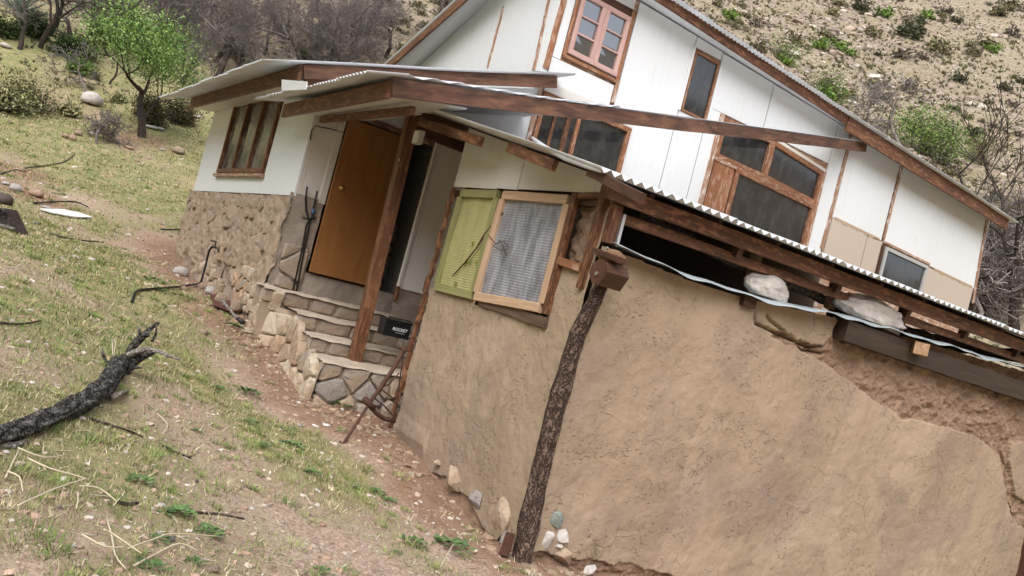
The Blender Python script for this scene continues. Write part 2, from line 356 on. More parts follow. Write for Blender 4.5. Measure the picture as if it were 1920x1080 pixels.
def ground_mat(name, far=False):
    m = N(name); o = m.obj(); gr = m.attr('green').outputs['Fac']; br = m.attr('bare').outputs['Fac']; hi = m.attr('hill').outputs['Fac']
    n1 = m.noise(o, .55, 6, .6); n2 = m.noise(o, 4.5, 6, .65); n3 = m.noise(o, 32, 6, .7); n4 = m.noise(o, 110, 3, .7)
    soil = m.mix(m.ramp(n2, [(.35, 0.), (.65, 1.)]), (.42,.315,.235), (.54,.435,.345)); soil = m.mix(m.ramp(n1, [(.4, 0.), (.62, 1.)]), soil, (.47,.35,.265))
    soil = m.mix(m.ramp(n3, [(.42, .75), (.6, 0.)]), soil, (.20,.125,.08)); soil = m.mix(m.ramp(n4, [(.58, 0.), (.66, .8)]), soil, (.58,.47,.38))
    straw = m.mix(n3, (.42,.34,.2), (.30,.24,.13))
    grass = m.mix(m.ramp(n3, [(.3, 0.), (.7, 1.)]), (.13,.15,.055), (.27,.265,.12)); grass = m.mix(m.ramp(n2, [(.45, 0.), (.62, .8)]), grass, straw)
    gm = m.math('ADD', gr, m.math('MULTIPLY', m.math('SUBTRACT', n3, .5), 1.6)); gm = m.math('ADD', gm, m.math('MULTIPLY', m.math('SUBTRACT', n2, .5), 1.2))
    c = m.mix(m.ramp(gm, [(.35, 0.), (.62, 1.)]), soil, grass)
    mud = m.mix(m.ramp(n2, [(.3, 0.), (.7, 1.)]), (.20,.118,.078), (.31,.205,.14)); mud = m.mix(m.ramp(n3, [(.52, 0.), (.68, .7)]), mud, (.38,.27,.195))
    c = m.mix(br, c, mud)
    h1 = m.noise(o, .09, 6, .6); h2 = m.noise(o, .8, 6, .68); h3 = m.noise(m.mapping(o, (1,1,1.6)), 2.6, 5, .7)
    hc = m.mix(m.ramp(h1, [(.38, 0.), (.62, 1.)]), (.31,.255,.192), (.275,.21,.163)); hc = m.mix(m.ramp(h2, [(.44, 0.), (.62, .85)]), hc, (.235,.205,.115))
    hc = m.mix(m.ramp(h3, [(.38, .9), (.50, 0.)]), hc, (.12,.10,.07)); hc = m.mix(m.ramp(h3, [(.58, 0.), (.68, .85)]), hc, (.52,.45,.36))
    c = m.mix(hi, c, hc)
    hh = m.math('ADD', n3, m.math('MULTIPLY', n4, .5)); b = m.bump(hh, .7, .02, m.bump(h3, .6, .15) if far else None)
    return m.out(c, .95, b, spec=.1)
GROUND = ground_mat('ground_soil_and_grass'); HILL = ground_mat('dry_hillside_earth', True)
def vcol(name, rough=.75, trans=.0):
    m = N(name); c = m.attr('col').outputs['Color']; r = m.n('ObjectInfo').outputs['Random']
    h = m.n('HueSaturation', i_Color=c, i_Value=m.math('ADD', m.math('MULTIPLY', r, .35), .82)).outputs[0]
    return m.out(h, rough, spec=.15)
LEAF = vcol('leaf_green'); STUFFM = vcol('litter'); PEB = vcol('pebble', .9)
# ------------------------------------------------------------------ ground and hillside
def seg_d(x, y, pts):
    r = np.full(np.shape(x), 1e9)
    for (a, b), (c, d) in zip(pts[:-1], pts[1:]):
        ux, uy = c-a, d-b; t = np.clip(((x-a)*ux+(y-b)*uy)/(ux*ux+uy*uy), 0, 1); r = np.minimum(r, np.hypot(x-a-t*ux, y-b-t*uy))
    return r
WALLFOOT = [(1.6,-.05),(.0,-.1),(-.05,2.8),(-.9,3.0),(-1.0,4.6),(-1.2,5.2),(-1.0,11.2)]
def green_of(x, y):
    d, l = dl(x, y)
    g = .64 + .46*fbm(x/1.3, y/1.3, 4.4, 3) + .2*fbm(x/5, y/5, 9.4, 2) - .42*np.clip((l+1.9)/1.5, 0, 1)*np.clip((9-d)/4, 0, 1) + .12*np.clip((d-5)/3, 0, 1)*np.clip((-l-2.2)/1.5, 0, 1)
    g = g - .7*np.clip(1.25-seg_d(x, y, WALLFOOT), 0, 1) + .05*np.clip((d-12)/6, 0, 1)
    return np.clip(g, 0, 1)
def bare_of(x, y):
    s = seg_d(x, y, WALLFOOT) + .22*fbm(x/.6, y/.6, 6.6, 3)
    b = np.clip((.85-s)/.45, 0, 1)
    for (px, py, rr) in RED_PATCH: b = np.maximum(b, np.clip((1-np.hypot(x-px, y-py)/rr + .5*fbm(x*1.5, y*1.5, 1.2, 2))*1.6, 0, 1))
    return b
RED_PATCH = [(*hit(50,360)[:2], 1.0), (*hit(25,315)[:2], 1.0), (*hit(268,265)[:2], .9), (*hit(430,600)[:2], .7), (*hit(500,600)[:2], .6)]
az_c = math.atan2(E2[1], E1[1])
def terrain():
    aa = np.radians(np.concatenate([np.arange(-180, -44, 4.), np.arange(-44, 44, .16), np.arange(44, 180.1, 4.)]))
    rr = np.concatenate([np.geomspace(.6, 34, 260), np.geomspace(34.4, 260, 170)])
    for nm, rs, mat in (('ground', rr[:260], GROUND), ('hillside', rr[259:], HILL)):
        R, A = np.meshgrid(rs, aa, indexing='ij'); x = CAM.x+R*np.cos(az_c-A); y = CAM.y+R*np.sin(az_c-A); z = T(x, y)
        nr, na = R.shape; i = np.arange(nr-1)[:, None]*na+np.arange(na-1)[None]
        Fc = np.stack([i, i+1, i+na+1, i+na], -1).reshape(-1, 4)
        xv, yv = x.ravel(), y.ravel(); d, l = dl(xv, yv)
        hill = np.clip((np.abs(d)-30+3*fbm(xv/6, yv/6, 2, 2))/9, 0, 1); hill = np.maximum(hill, np.clip((l+2)/5, 0, 1)*np.clip((d-18)/6, 0, 1))
        V = np.stack([xv, yv, z.ravel()], -1)
        if nm == 'ground':
            V = np.vstack([V, [[CAM.x, CAM.y, Tz(CAM.x, CAM.y)]]]); hill = np.append(hill, 0); xv = V[:, 0]; yv = V[:, 1]
        me = np_mesh(nm, V, Fc[:, ::-1], {'green': green_of(xv, yv), 'bare': bare_of(xv, yv), 'hill': hill}, True)
        if nm == 'ground': 
            pass
        tag(mobj(nm, me, mat), kind='structure')
terrain()
# ------------------------------------------------------------------ shape helpers for the buildings
def window(parent, c, nrm, mat, fw=.05, ft=.06, pane=GLASS, vbars=(), hbars=(), bw=.035, label=None, panes_deep=.02, sill=None):
    """c = corners TL,TR,BR,BL; one frame mesh with bars and panes as its children"""
    c = [Vector(p) for p in c]; nrm = Vector(nrm)
    def at(u, v): return (c[0]*(1-u)+c[1]*u)*(1-v)+(c[3]*(1-u)+c[2]*u)*v
    w = (c[1]-c[0]).length; h = (c[3]-c[0]).length; fu = fw/w; fv = fw/h
    f = MB()
    for a, b in (((0,fv/2),(1,fv/2)), ((0,1-fv/2),(1,1-fv/2))): f.board(at(*a), at(*b), fw, ft, up=(c[0]-c[3]))
    for a, b in (((fu/2,fv),(fu/2,1-fv)), ((1-fu/2,fv),(1-fu/2,1-fv))): f.board(at(*a), at(*b), fw, ft-.004, up=(c[1]-c[0]))
    fr = f.build('window', mat, parent)
    if label: fr['label'] = label
    us = [fu]+sorted(vbars)+[1-fu]; vs = [fv]+sorted(hbars)+[1-fv]
    for u in vbars: board('mullion', at(u, fv), at(u, 1-fv), bw, ft*.8, mat, fr, up=(c[1]-c[0]))
    for v in hbars:
        for a, b in zip(us[:-1], us[1:]): board('glazing_bar', at(a, v), at(b, v), bw*.8, ft*.7, mat, fr, up=(c[0]-c[3]))
    for a, b in zip(us[:-1], us[1:]):
        for p, q in zip(vs[:-1], vs[1:]):
            jt = nrm.orthogonal()*0
            MB().prism([at(a, p)-nrm*panes_deep, at(b, p)-nrm*(panes_deep+random.uniform(-.003,.003)), at(b, q)-nrm*panes_deep, at(a, q)-nrm*(panes_deep+random.uniform(-.003,.003))], -nrm*.006).build('pane', pane, fr)
    if sill: board('sill', at(-.03, 1+fv*.6), at(1.03, 1+fv*.6), .05, ft*1.6, sill, fr, up=(c[0]-c[3]))
    return fr
def corr(name, parent, p, u, v, nrow, lens, pitch=.09, amp=.013, mat=GALV, nlen=10, sag=.008):
    """corrugated sheet: waves along u, length along v; lens(s)->(start,end) along v for the row at distance s along u"""
    p = Vector(p); u = Vector(u).normalized(); v = Vector(v).normalized(); n = u.cross(v).normalized()
    if n.z < 0: n = -n
    V = []
    for i, s in enumerate(nrow):
        a, b = lens(s); q0 = float(vnoise(s*2.3+p.x*3.1, p.y*1.7, 3.)); w = amp*(1+.3*q0)*math.cos(2*math.pi*s/pitch+.5*q0); b += .012*q0; a += .014*float(vnoise(s*3.9+p.x, p.y, 9.))
        for k in range(nlen+1):
            t = a+(b-a)*k/nlen
            V.append(p+u*s+v*t+n*(w+sag*math.sin(t*1.7+s*.8)))
    m = nlen+1; Fc = [(i*m+k, i*m+k+1, i*m+m+k+1, i*m+m+k) for i in range(len(nrow)-1) for k in range(nlen)]
    me = np_mesh(name, V, Fc, None, True); o = mobj(name, me, mat, parent)
    so = o.modifiers.new('thick', 'SOLIDIFY'); so.thickness = .003; so.offset = 0
    return o
def clip_poly(P, a, b, c):   # keep a*s+b*t<=c
    o = []
    for i in range(len(P)):
        p, q = P[i], P[(i+1)%len(P)]; dp, dq = a*p[0]+b*p[1]-c, a*q[0]+b*q[1]-c
        if dp <= 0: o.append(p)
        if (dp < 0) != (dq < 0) and dp != dq: t = dp/(dp-dq); o.append((p[0]+(q[0]-p[0])*t, p[1]+(q[1]-p[1])*t))
    return o
def stones(parent, s0, s1, t0, t1, size, mapf, seed, mat=STONE, proud=.05, keep=None, gap=.012, name='stone', aspect=1.25, outline=None):
    rnd = random.Random(seed); pts = []
    nr = max(1, round((t1-t0)/(size/aspect)))
    for r in range(nr):
        hh = (t1-t0)/nr; n = max(1, round((s1-s0)/size*rnd.uniform(.85, 1.15)))
        for k in range(n): pts.append((s0+(s1-s0)*(k+.5+(.25 if r%2 else -.25)+rnd.uniform(-.3,.3))/n, t0+hh*(r+.5+rnd.uniform(-.32,.32))))
    for i, (s, t) in enumerate(pts):
        if keep and not keep(s, t): continue
        P = [(s0,t0),(s1,t0),(s1,t1),(s0,t1)]
        for j, (a, b) in enumerate(pts):
            if j == i or abs(a-s) > size*3 or abs(b-t) > size*3: continue
            P = clip_poly(P, a-s, b-t, ((a*a+b*b)-(s*s+t*t))/2)
            if len(P) < 3: break
        if outline:
            for q in outline(s, t): P = clip_poly(P, *q)
        if len(P) < 3: continue
        cs, ct = sum(p[0] for p in P)/len(P), sum(p[1] for p in P)/len(P)
        Q = []
        for k in range(len(P)):        # round the corners
            p, q = P[k], P[(k+1)%len(P)]
            for f in (.12, .88): Q.append((p[0]+(q[0]-p[0])*f, p[1]+(q[1]-p[1])*f))
        ex = max(max(abs(p[0]-cs), abs(p[1]-ct)) for p in Q)
        if ex < .03: continue
        k1 = max(.5, 1-gap/ex); pd = proud*rnd.uniform(.45, 1.25); n = len(Q)
        tilt = (rnd.uniform(-.15,.15), rnd.uniform(-.15,.15)); V = []
        for kk, dd in ((k1, -.03), (k1*.97, pd*.55), (k1*.80, pd*.95)):
            for q in Q:
                a, b = (q[0]-cs)*kk*rnd.uniform(.95,1.04), (q[1]-ct)*kk*rnd.uniform(.95,1.04); V.append(mapf(cs+a, ct+b, dd+(0 if dd < 0 else (a*tilt[0]+b*tilt[1])*min(1, proud*14)+rnd.uniform(-.2,.2)*pd)))
        V.append(mapf(cs, ct, pd*rnd.uniform(.9,1.06)))
        o0 = Vector(mapf(cs, ct, 0)); V = [Vector(q)-o0 for q in V]
        Fs = []
        for ring in (0, 1):
            for k in range(n): Fs.append((ring*n+k, ring*n+(k+1)%n, ring*n+n+(k+1)%n, ring*n+n+k))
        for k in range(n): Fs.append((2*n+k, 2*n+(k+1)%n, 3*n))
        me = bpy.data.meshes.new(name); me.from_pydata(V, [], Fs); me.update()
        import bmesh
        bm = bmesh.new(); bm.from_mesh(me); bmesh.ops.recalc_face_normals(bm, faces=bm.faces)
        if (Vector(mapf(cs, ct, 1))-o0).dot(bm.faces[-1].normal if False else max(bm.faces, key=lambda f: len(f.verts) == 3).normal) < 0: bmesh.ops.reverse_faces(bm, faces=bm.faces)
        bm.to_mesh(me); bm.free()
        mobj(name, me, rnd.choice(mat) if isinstance(mat, (list, tuple)) else mat, parent, loc=o0)
def relief(name, parent, mat, s0, s1, t0, t1, res, mapf, disp, cut=None, attrs=None):
    s = np.arange(s0, s1+res/2, res); t = np.arange(t0, t1+res/2, res); Sg, Tg = np.meshgrid(s, t, indexing='ij')
    Dg = disp(Sg, Tg); V = np.stack(mapf(Sg, Tg, Dg), -1).reshape(-1, 3)
    n, m = Sg.shape; i = np.arange(n-1)[:, None]*m+np.arange(m-1)[None]
    Fc = np.stack([i, i+1, i+m+1, i+m], -1).reshape(-1, 4)
    if cut is not None:
        k = ~cut(Sg, Tg); kk = (k[:-1,:-1]&k[1:,:-1]&k[:-1,1:]&k[1:,1:]).ravel(); Fc = Fc[kk]
    at = {q: f(Sg, Tg).ravel() for q, f in (attrs or {}).items()}
    return mobj(name, np_mesh(name, V, Fc, at, True), mat, parent)
def in_poly(x, y, P):
    r = np.zeros(np.shape(x), bool)
    for (a, b), (c, d) in zip(P, P[1:]+P[:1]):
        cnd = ((b > y) != (d > y)); r ^= cnd & (x < (c-a)*(y-b)/((d-b) if d != b else 1e-9)+a)
    return r
# ================================================================== MAIN HOUSE
FY = 5.2
house = thing('house', 'white panelled timber house with corrugated roofs behind the mud-walled annex', 'house', (4, 8, 1.2))
def topz(x): return 7.32-.045*x
# --- wall core (brown framing behind the boards)
def core(poly): MB().prism([(x, FY+.03, z) for x, z in poly], (0, .1, 0)).build('wall_frame', W_BAT, house)
core([(-.96,2.70),(-.55,2.70),(-.55,4.30),(-.96,4.15)])
core([(.8,1.8),(14.45,1.0),(14.45,topz(14.5)),(2.16,topz(2.1)),(2.16,5.2),(.8,4.8)])
core([(-.55,3.9),(.8,3.9),(.8,4.8),(-.55,4.35)])
def panel(x0, x1, b0, b1, t0, t1, mat=PANEL, lab=None):
    g = .006
    o = MB().prism([(x0+g, FY, b0), (x1-g, FY, b1), (x1-g, FY, t1), (x0+g, FY, t0)], (0, .025, 0)).build('wall_panel', mat, house)
    o.location.y += random.uniform(-.003, .003)
    if lab: o['label'] = lab
    return o
GX = 2.12                                      # side wall of the upper storey
wt = [onX(860,55,GX), onX(785,125,GX)]; rsl = (wt[0].z-wt[1].z)/(wt[0].y-wt[1].y)
def gz(y): return wt[0].z+rsl*(y-wt[0].y)
def gpanel(y0, y1, zb):
    MB().prism([(GX, y0+.006, zb), (GX, y1-.006, zb), (GX, y1-.006, gz(y1)), (GX, y0+.006, gz(y0))], (.025, 0, 0)).build('wall_panel', PANEL, house)
gys = [5.2, onX(1015,65,GX).y, onX(926,80,GX).y, onX(840,80,GX).y, 9.6, 11.0]
for a_, b_ in zip(gys[:-1], gys[1:]): gpanel(a_, b_, 5.0)
MB().prism([(GX+.03, 5.24, 4.9), (GX+.03, 11.0, 4.9), (GX+.03, 11.0, gz(11.)-.02), (GX+.03, 5.24, gz(5.24)-.02)], (.08, 0, 0)).build('wall_frame', W_BAT, house)
zl = lambda x: 4.2+.327*(x+1.38)+.1           # lean-to roof line on the wall
panel(-.55, .60, 3.98, 3.98, 4.36, 4.72); panel(.60, 2.18, 3.98, 3.98, 4.72, 5.24); panel(2.14, 2.23, 5.20, 5.20, 7.2, 7.2)
panel(2.24, 3.48, 5.22, 5.22, 5.76, 5.76); panel(2.24, 3.48, 6.99, 6.99, 7.22, 7.18); panel(2.24, 2.40, 5.77, 5.77, 6.98, 6.98)
panel(3.56, 4.86, 4.3, 4.3, 7.15, 7.10); panel(4.03, 4.86, 4.3, 4.3, 5.0, 5.0) if False else None
panel(4.87, 5.50, 4.3, 4.3, 5.84, 5.84); panel(4.87, 5.50, 6.93, 6.93, 7.10, 7.07)
panel(5.51, 6.85, 6.12, 6.12, 7.06, 7.01); panel(6.86, 8.75, 6.14, 6.14, 7.0, 6.93); panel(5.51, 5.80, 4.35, 4.35, 6.11, 6.11)
panel(8.76, 9.14, 4.35, 4.35, 6.92, 6.9)
t1 = [onY(*q, FY) for q in ((1560,407),(1655,452),(1740,498),(1825,540))]
panel(9.24, 10.86, t1[0].z, t1[1].z-.0, 6.9, 6.82); panel(10.95, 14.48, t1[1].z-.02, t1[3].z, 6.82, 6.64)
panel(9.24, 10.40, 4.2, 4.2, t1[0].z-.012, t1[1].z+.03, TAN, 'bare tan panel below the white boards'); panel(12.62, 14.46, 4.2, 4.2, t1[2].z-.03, t1[3].z-.012, TAN, 'bare tan panel below the white boards')
panel(10.41, 12.6, 4.2, 4.2, 4.40, 4.40, TAN); panel(10.41,10.9,4.41,4.41,t1[1].z-.03,t1[1].z-.025,TAN)
# torn lower edge of the white boards over the tan render
for x0, x1, za, zb in ((9.3, 10.8, t1[0].z, t1[1].z), (12.8, 14.4, t1[2].z-.02, t1[3].z)):
    rnd = random.Random(3); pts = []; n = 26
    for i in range(n+1):
        f = i/n; pts.append((x0+(x1-x0)*f, FY-.006, za+(zb-za)*f-rnd.uniform(.0,.05)*(1 if rnd.random() < .5 else .3)))
    MB().prism(pts+[(x1, FY-.006, zb+.03), (x0, FY-.006, za+.03)], (0, .004, 0)).build('torn_edge', TAN, house)
# --- battens
def batten(a, b, w, mat=W_BAT, off=.012): board('batten', onY(*a, FY-off), onY(*b, FY-off), w, .022, mat, house, up=(1,0,0), seg=8, jit=.004)
def xbatten(a, b, w, mat=W_BAT): board('batten', onX(*a, GX-.012), onX(*b, GX-.012), w, .022, mat, house, up=(0,1,0), seg=8, jit=.006)
xbatten((944,12),(914,126),.045); xbatten((1030,-5),(1001,131),.06); batten((1059,-5),(1023,128),.10, W_ORANGE)
batten((1160,148),(1149,192),.07); batten((1589,283),(1541,465),.085); batten((1691,312),(1657,448),.07); batten((1851,412),(1824,568),.09, W_BAT)
batten((1015,163),(999,262),.03)
# --- upper pink casement
u = [onY(*q, FY-.03) for q in ((1093,-2),(1187,36),(1155,140),(1065,98))]
x0, x1 = 2.47, 3.44
wc = [(x0,FY-.03,6.86),(x1,FY-.03,6.84),(x1,FY-.03,5.88),(x0,FY-.03,5.90)]
xm = (x0+x1)/2; L1 = [wc[0],(xm-.002,FY-.03,6.85),(xm-.002,FY-.03,5.89),wc[3]]; L2 = [(xm+.002,FY-.03,6.85),wc[1],wc[2],(xm+.002,FY-.03,5.89)]
window(house, L1, (0,-1,0), W_PINK, .075, .05, GLASS_HI, (), (.36,.64), .03, 'pink painted casement with three panes'); window(house, L2, (0,-1,0), W_PINK, .075, .05, GLASS_HI, (), (.36,.64), .03, 'pink painted casement with three panes')
fr = MB()
for a, b, w in (((x0-.05,5.85),(x1+.05,5.83),.06),((x0-.04,5.85),(x0-.04,6.98),.05),((x1+.045,5.85),(x1+.045,6.98),.06)):
    fr.board((a[0],FY-.012,a[1]),(b[0],FY-.012,b[1]),w,.03,up=(1,0,0) if a[0]==b[0] else (0,0,1))
fr.build('window_surround', W_ORANGE, house)
MB().box((x0-.02,FY-.002,6.88),(x1+.02,FY+.02,6.985)).build('lintel_gap', W_DARK, house)
# --- narrow dark window
window(house, [(4.90,FY-.012,6.88),(5.48,FY-.012,6.86),(5.48,FY-.012,5.84),(4.90,FY-.012,5.85)], (0,-1,0), W_ORANGE, .035, .04, GLASS)
for xx in (4.86, 5.53): board('window_trim', (xx,FY-.01,5.84), (xx,FY-.01,6.95), .055, .025, PANEL, house, up=(1,0,0))
# --- low window under the porch beam
wl_ = window(house, [(2.24,FY-.03,5.22),(3.98,FY-.03,5.22),(3.98,FY-.03,4.30),(2.24,FY-.03,4.30)], (0,-1,0), W_ORANGE, .07, .07, GLASS, (.42,), (), .06)
board('mullion', (2.55,FY-.02,4.36),(2.55,FY-.02,5.16),.05,.03,W_RED,wl_,up=(1,0,0)); board('mullion', (2.80,FY-.02,4.36),(2.80,FY-.02,5.16),.08,.03,W_RED,wl_,up=(1,0,0))
board('window_trim', (2.24,FY-.016,5.31), (4.0,FY-.016,5.31), .15, .03, PANEL_OLD, house)
board('window_trim', (2.19,FY-.016,4.3), (2.19,FY-.016,5.3), .07, .03, W_BAT, house, up=(1,0,0))
# --- big four-part window
gx = [5.86, 7.13, 8.62]
window(house, [(gx[0],FY-.03,6.06),(gx[1],FY-.03,6.06),(gx[1],FY-.03,5.36),(gx[0],FY-.03,5.36)], (0,-1,0), W_ORANGE, .07, .07)
window(house, [(gx[1],FY-.03,6.06),(gx[2],FY-.03,5.92),(gx[2],FY-.03,5.30),(gx[1],FY-.03,5.36)], (0,-1,0), W_ORANGE, .07, .07)
window(house, [(6.42,FY-.03,5.35),(gx[2],FY-.03,5.29),(gx[2],FY-.03,4.38),(6.42,FY-.03,4.38)], (0,-1,0), W_ORANGE, .09, .07)
board('window_board', (6.14,FY-.02,4.38),(6.14,FY-.02,5.33),.5,.04,W_ORANGE,house,up=(1,0,0)); board('window_trim', (5.82,FY-.02,4.38),(5.82,FY-.02,6.1),.08,.05,W_BAT,house,up=(1,0,0))
board('window_trim', (5.86,FY-.045,5.355),(8.62,FY-.045,5.30),.1,.03,W_BAT,house); board('window_trim', (8.68,FY-.02,4.38),(8.68,FY-.02,5.95),.07,.05,W_BAT,house,up=(1,0,0))
board('window_trim', (7.16,FY-.02,6.10),(8.68,FY-.02,5.97),.06,.05,PANEL_OLD,house)
# --- low right window
FRAMEG = simple('grey_metal_frame', (.42,.42,.41), .5)
window(house, [(11.02,FY-.03,5.10),(12.56,FY-.03,5.06),(12.56,FY-.03,4.42),(11.02,FY-.03,4.42)], (0,-1,0), FRAMEG, .07, .05)
board('window_trim', (10.96,FY-.01,5.17),(12.62,FY-.01,5.12),.05,.03,W_BAT,house); board('window_trim', (10.95,FY-.01,4.3),(10.95,FY-.01,5.14),.05,.03,W_DARK,house,up=(1,0,0))
# --- soffit and rake at the upper left; shallow eave on the right
RX = GX-.42
ra, rb = onX(735,119,RX), onX(872,-3,RX); sl_ = (rb.z-ra.z)/(rb.y-ra.y); YR = 6.6
def rkz(y): return ra.z+sl_*(y-ra.y)
board('rake_board', (RX, 11.6, rkz(11.6)), (RX, YR, rkz(YR)), .15, .04, W_RED, house, seg=10)
MB().prism([(RX+.02,11.4,rkz(11.4)-.02),(RX+.02,YR,rkz(YR)-.02),(GX+.02,YR,gz(YR)+.0),(GX+.02,11.4,gz(11.4))],(0,0,.015)).build('soffit', PANEL, house)
ridge = rkz(YR)+.10
for k in range(14):
    w = .96
    corr('roof_sheet', house, (RX-.05+k*.94, YR, ridge-.035*(k*.94)+.004*(k%2)), (1,0,-.035), (0,1,sl_), [i*.03 for i in range(int(w/.03)+1)], lambda s: (0, 5.1), nlen=5, pitch=.12)
EY = 4.86
f1 = [onY(*q, EY) for q in ((1180,-48),(1595,226))]; f2 = [onY(*q, EY-.03) for q in ((1588,232),(1888,420))]
board('eave_board', (RX,EY,f1[0].z+(RX-f1[0].x)*(f1[1].z-f1[0].z)/(f1[1].x-f1[0].x)), f1[1], .24, .05, W_RED, house, seg=12); board('eave_board', f2[0], f2[1], .26, .05, W_ORANGE.copy() if False else W_RED, house, seg=10)
sa = onY(1240,-24,EY-.16); sb = onY(1908,417,EY-.16); ud = (sb-sa).normalized()
st = sa-ud*((sa.x-(RX-.05))/ud.x); tot = (sb-st).length; nsh = 13; wsh = tot/nsh
for k in range(nsh):
    o = corr('roof_sheet', house, st+ud*(k*wsh)+Vector((0,0,.004*(k%2))), ud, (0,1,(ridge-.25-st.z)/(YR-st.y) if False else (ridge-.04*k*wsh-(st.z+ud.z*k*wsh))/(YR-st.y)), [i*.0225 for i in range(int((wsh+.05)/.0225)+1)], lambda s, r=random.uniform(-.02,.02): (r, YR-st.y+.02), nlen=5)
MB().prism([(RX,EY+.03,topz(RX)+.0),(14.55,EY+.03,topz(14.55)-.02),(14.55,FY+.1,topz(14.55)+.02),(RX,FY+.1,topz(RX)+.04)],(0,0,.02)).build('soffit', PANEL, house)
# gable end and rear shell, so the house is a closed box
MB().prism([(14.47,FY+.14,1.0),(14.47,11,1.0),(14.47,11,rkz(11)-.6),(14.47,YR,ridge-.65),(14.47,FY+.14,6.6)],(.08,0,0)).build('end_wall', PANEL, house); MB().box((GX+.12,10.9,.9),(14.46,11.0,rkz(11)-.7)).build('rear_wall', PANEL, house); MB().box((-.9,10.96,.9),(GX,11.0,4.2)).build('rear_wall', PANEL, house)
# --- left lean-to wall (side of the house)
SX = -.975
cw = [(6.78,4.10),(9.42,4.19),(9.46,2.99),(6.78,2.99)]
def sidepanel(poly): MB().prism([(SX, y, z) for y, z in poly], (.03,0,0)).build('wall_panel', PANEL, house)
sidepanel([(5.2,2.69),(6.74,2.675),(6.74,4.22),(5.2,4.2)]); sidepanel([(6.75,2.675),(9.46,2.64),(9.46,2.94),(6.75,2.95)]); sidepanel([(9.47,2.64),(11.0,2.62),(11.0,4.35),(9.47,4.3)])
MB().box((SX+.035,5.24,1.2),(SX+.12,10.95,4.2)).build('wall_frame', W_BAT, house)
window(house, [(SX-.01,9.46,4.20),(SX-.01,6.78,4.13),(SX-.01,6.78,2.97),(SX-.01,9.46,2.96)], (-1,0,0), W_RED, .07, .07, GLASS_CURT, (.34,.67), (), .07, 'three-light window in the side wall', sill=W_BAT)
# front of the lean-to, beside the door
MB().box((SX+.034,FY+.002,2.69),(-.897,FY+.025,4.15)).build('corner_board', PANEL_OLD, house)
MB().prism([(-.894,FY+.006,2.70),(-.56,FY+.006,2.71),(-.56,FY+.006,4.1),(-.894,FY+.006,4.05)],(0,.02,0)).build('wall_panel', PANEL_OLD, house)
board('door_jamb', (-.60,FY-.005,2.69),(-.60,FY-.005,3.98),.09,.04,PANEL_OLD,house,up=(1,0,0))
# lean-to roof
LE = Vector((-1.9,4.72,4.085)); ldir = Vector((1,0,.327)).normalized()
for k in range(8):
    w = .84; corr('roof_sheet', house, LE+Vector((0,k*.815,.003*(k%2))), (0,1,0), ldir, [i*.0225 for i in range(int(w/.0225)+1)], (lambda s, r=random.uniform(-.02,.02), k=k: (r, 4.55 if k == 0 and s < .48 else 1.9)), nlen=8)
board('fascia_board', (-1.38,4.86,4.135),(-1.38,11.1,4.15),.2,.045,W_RED,house,seg=10); board('rake_board', (-1.36,4.84,4.155),(2.2,4.84,5.32),.17,.05,W_STREAK,house,seg=10)
board('rafter', (-1.30,4.92,4.08),(-.98,4.92,4.18),.16,.06,W_RED,house)
MB().prism([(-1.36,4.9,4.03),(-.98,4.9,4.10),(-.98,11,4.12),(-1.36,11,4.05)],(0,0,.02)).build('soffit', PANEL_OLD, house)
fl = [onY(*q,4.8) for q in ((985,138),(1043,128),(1040,136))]
MB().prism([(1.75,4.70,5.30),(2.25,4.70,5.46),(2.25,5.12,5.50),(1.75,5.12,5.34)],(0,0,.004)).build('flashing', GALV, house)
# --- plinth and door wall
def mapX(x): return lambda s, t, d: (x-d, s, t)
def mapY(y): return lambda s, t, d: (s, y-d, t)
def plz(s): return 2.68-.012*(s-5.2)
relief('plinth', house, MORTAR, 5.16, 11.05, .85, 2.69, .02, lambda s, t, d: (SX-.04-d-.10*np.clip((1.75-t),0,1), s, t), lambda s, t: .030*fbm(s*3.3, t*4.4, 3.1, 5, .62)+.02*np.abs(fbm(s*7, t*10, 1.3, 4))-.06*np.clip((1.55+.18*fbm(s*1.6,t*0,2.,3)-t)*6,0,1), cut=lambda s, t: (t > plz(s)))
def plm(s, t, d): return (SX-.045-d-.10*max(0, min(1, 1.75-t)), s, t)
stones(house, 5.2, 11.0, 1.55, 2.62, .24, plm, 5, [MORTAR, MORTAR, ROCK_STEP, ROCK_TAN2], .02, keep=lambda s, t: random.Random(int(s*97+t*31)).random() < .42, gap=.03)
stones(house, 5.1, 10.9, .95, 1.66, .21, plm, 8, [STONE, ROCK_TAN, STONE, MORTAR], .05, keep=lambda s, t: t > 1.0+.05*(s-5) and t < 1.36+.28*float(vnoise(s*1.3, 0., 4.)), gap=.006)
relief('plinth', house, GREYPL, -1.02, 1.6, 1.2, 2.72, .03, lambda s, t, d: (s, FY-.02-d, t), lambda s, t: .02*fbm(s*5, t*5, 7.1, 4)-.04*np.clip((2.0-t+.3*fbm(s*3,t*0,1,3)-.0*s)*6,0,1)*(s < -.55), cut=lambda s, t: ((s > -.56)&(s < .79)&(t > 1.79))|((s >= .79)&(t > 1.84)))
stones(house, -.95, -.58, 1.5, 2.1, .28, mapY(FY-.02), 9, [ROCK_STEP], .04, gap=.02)
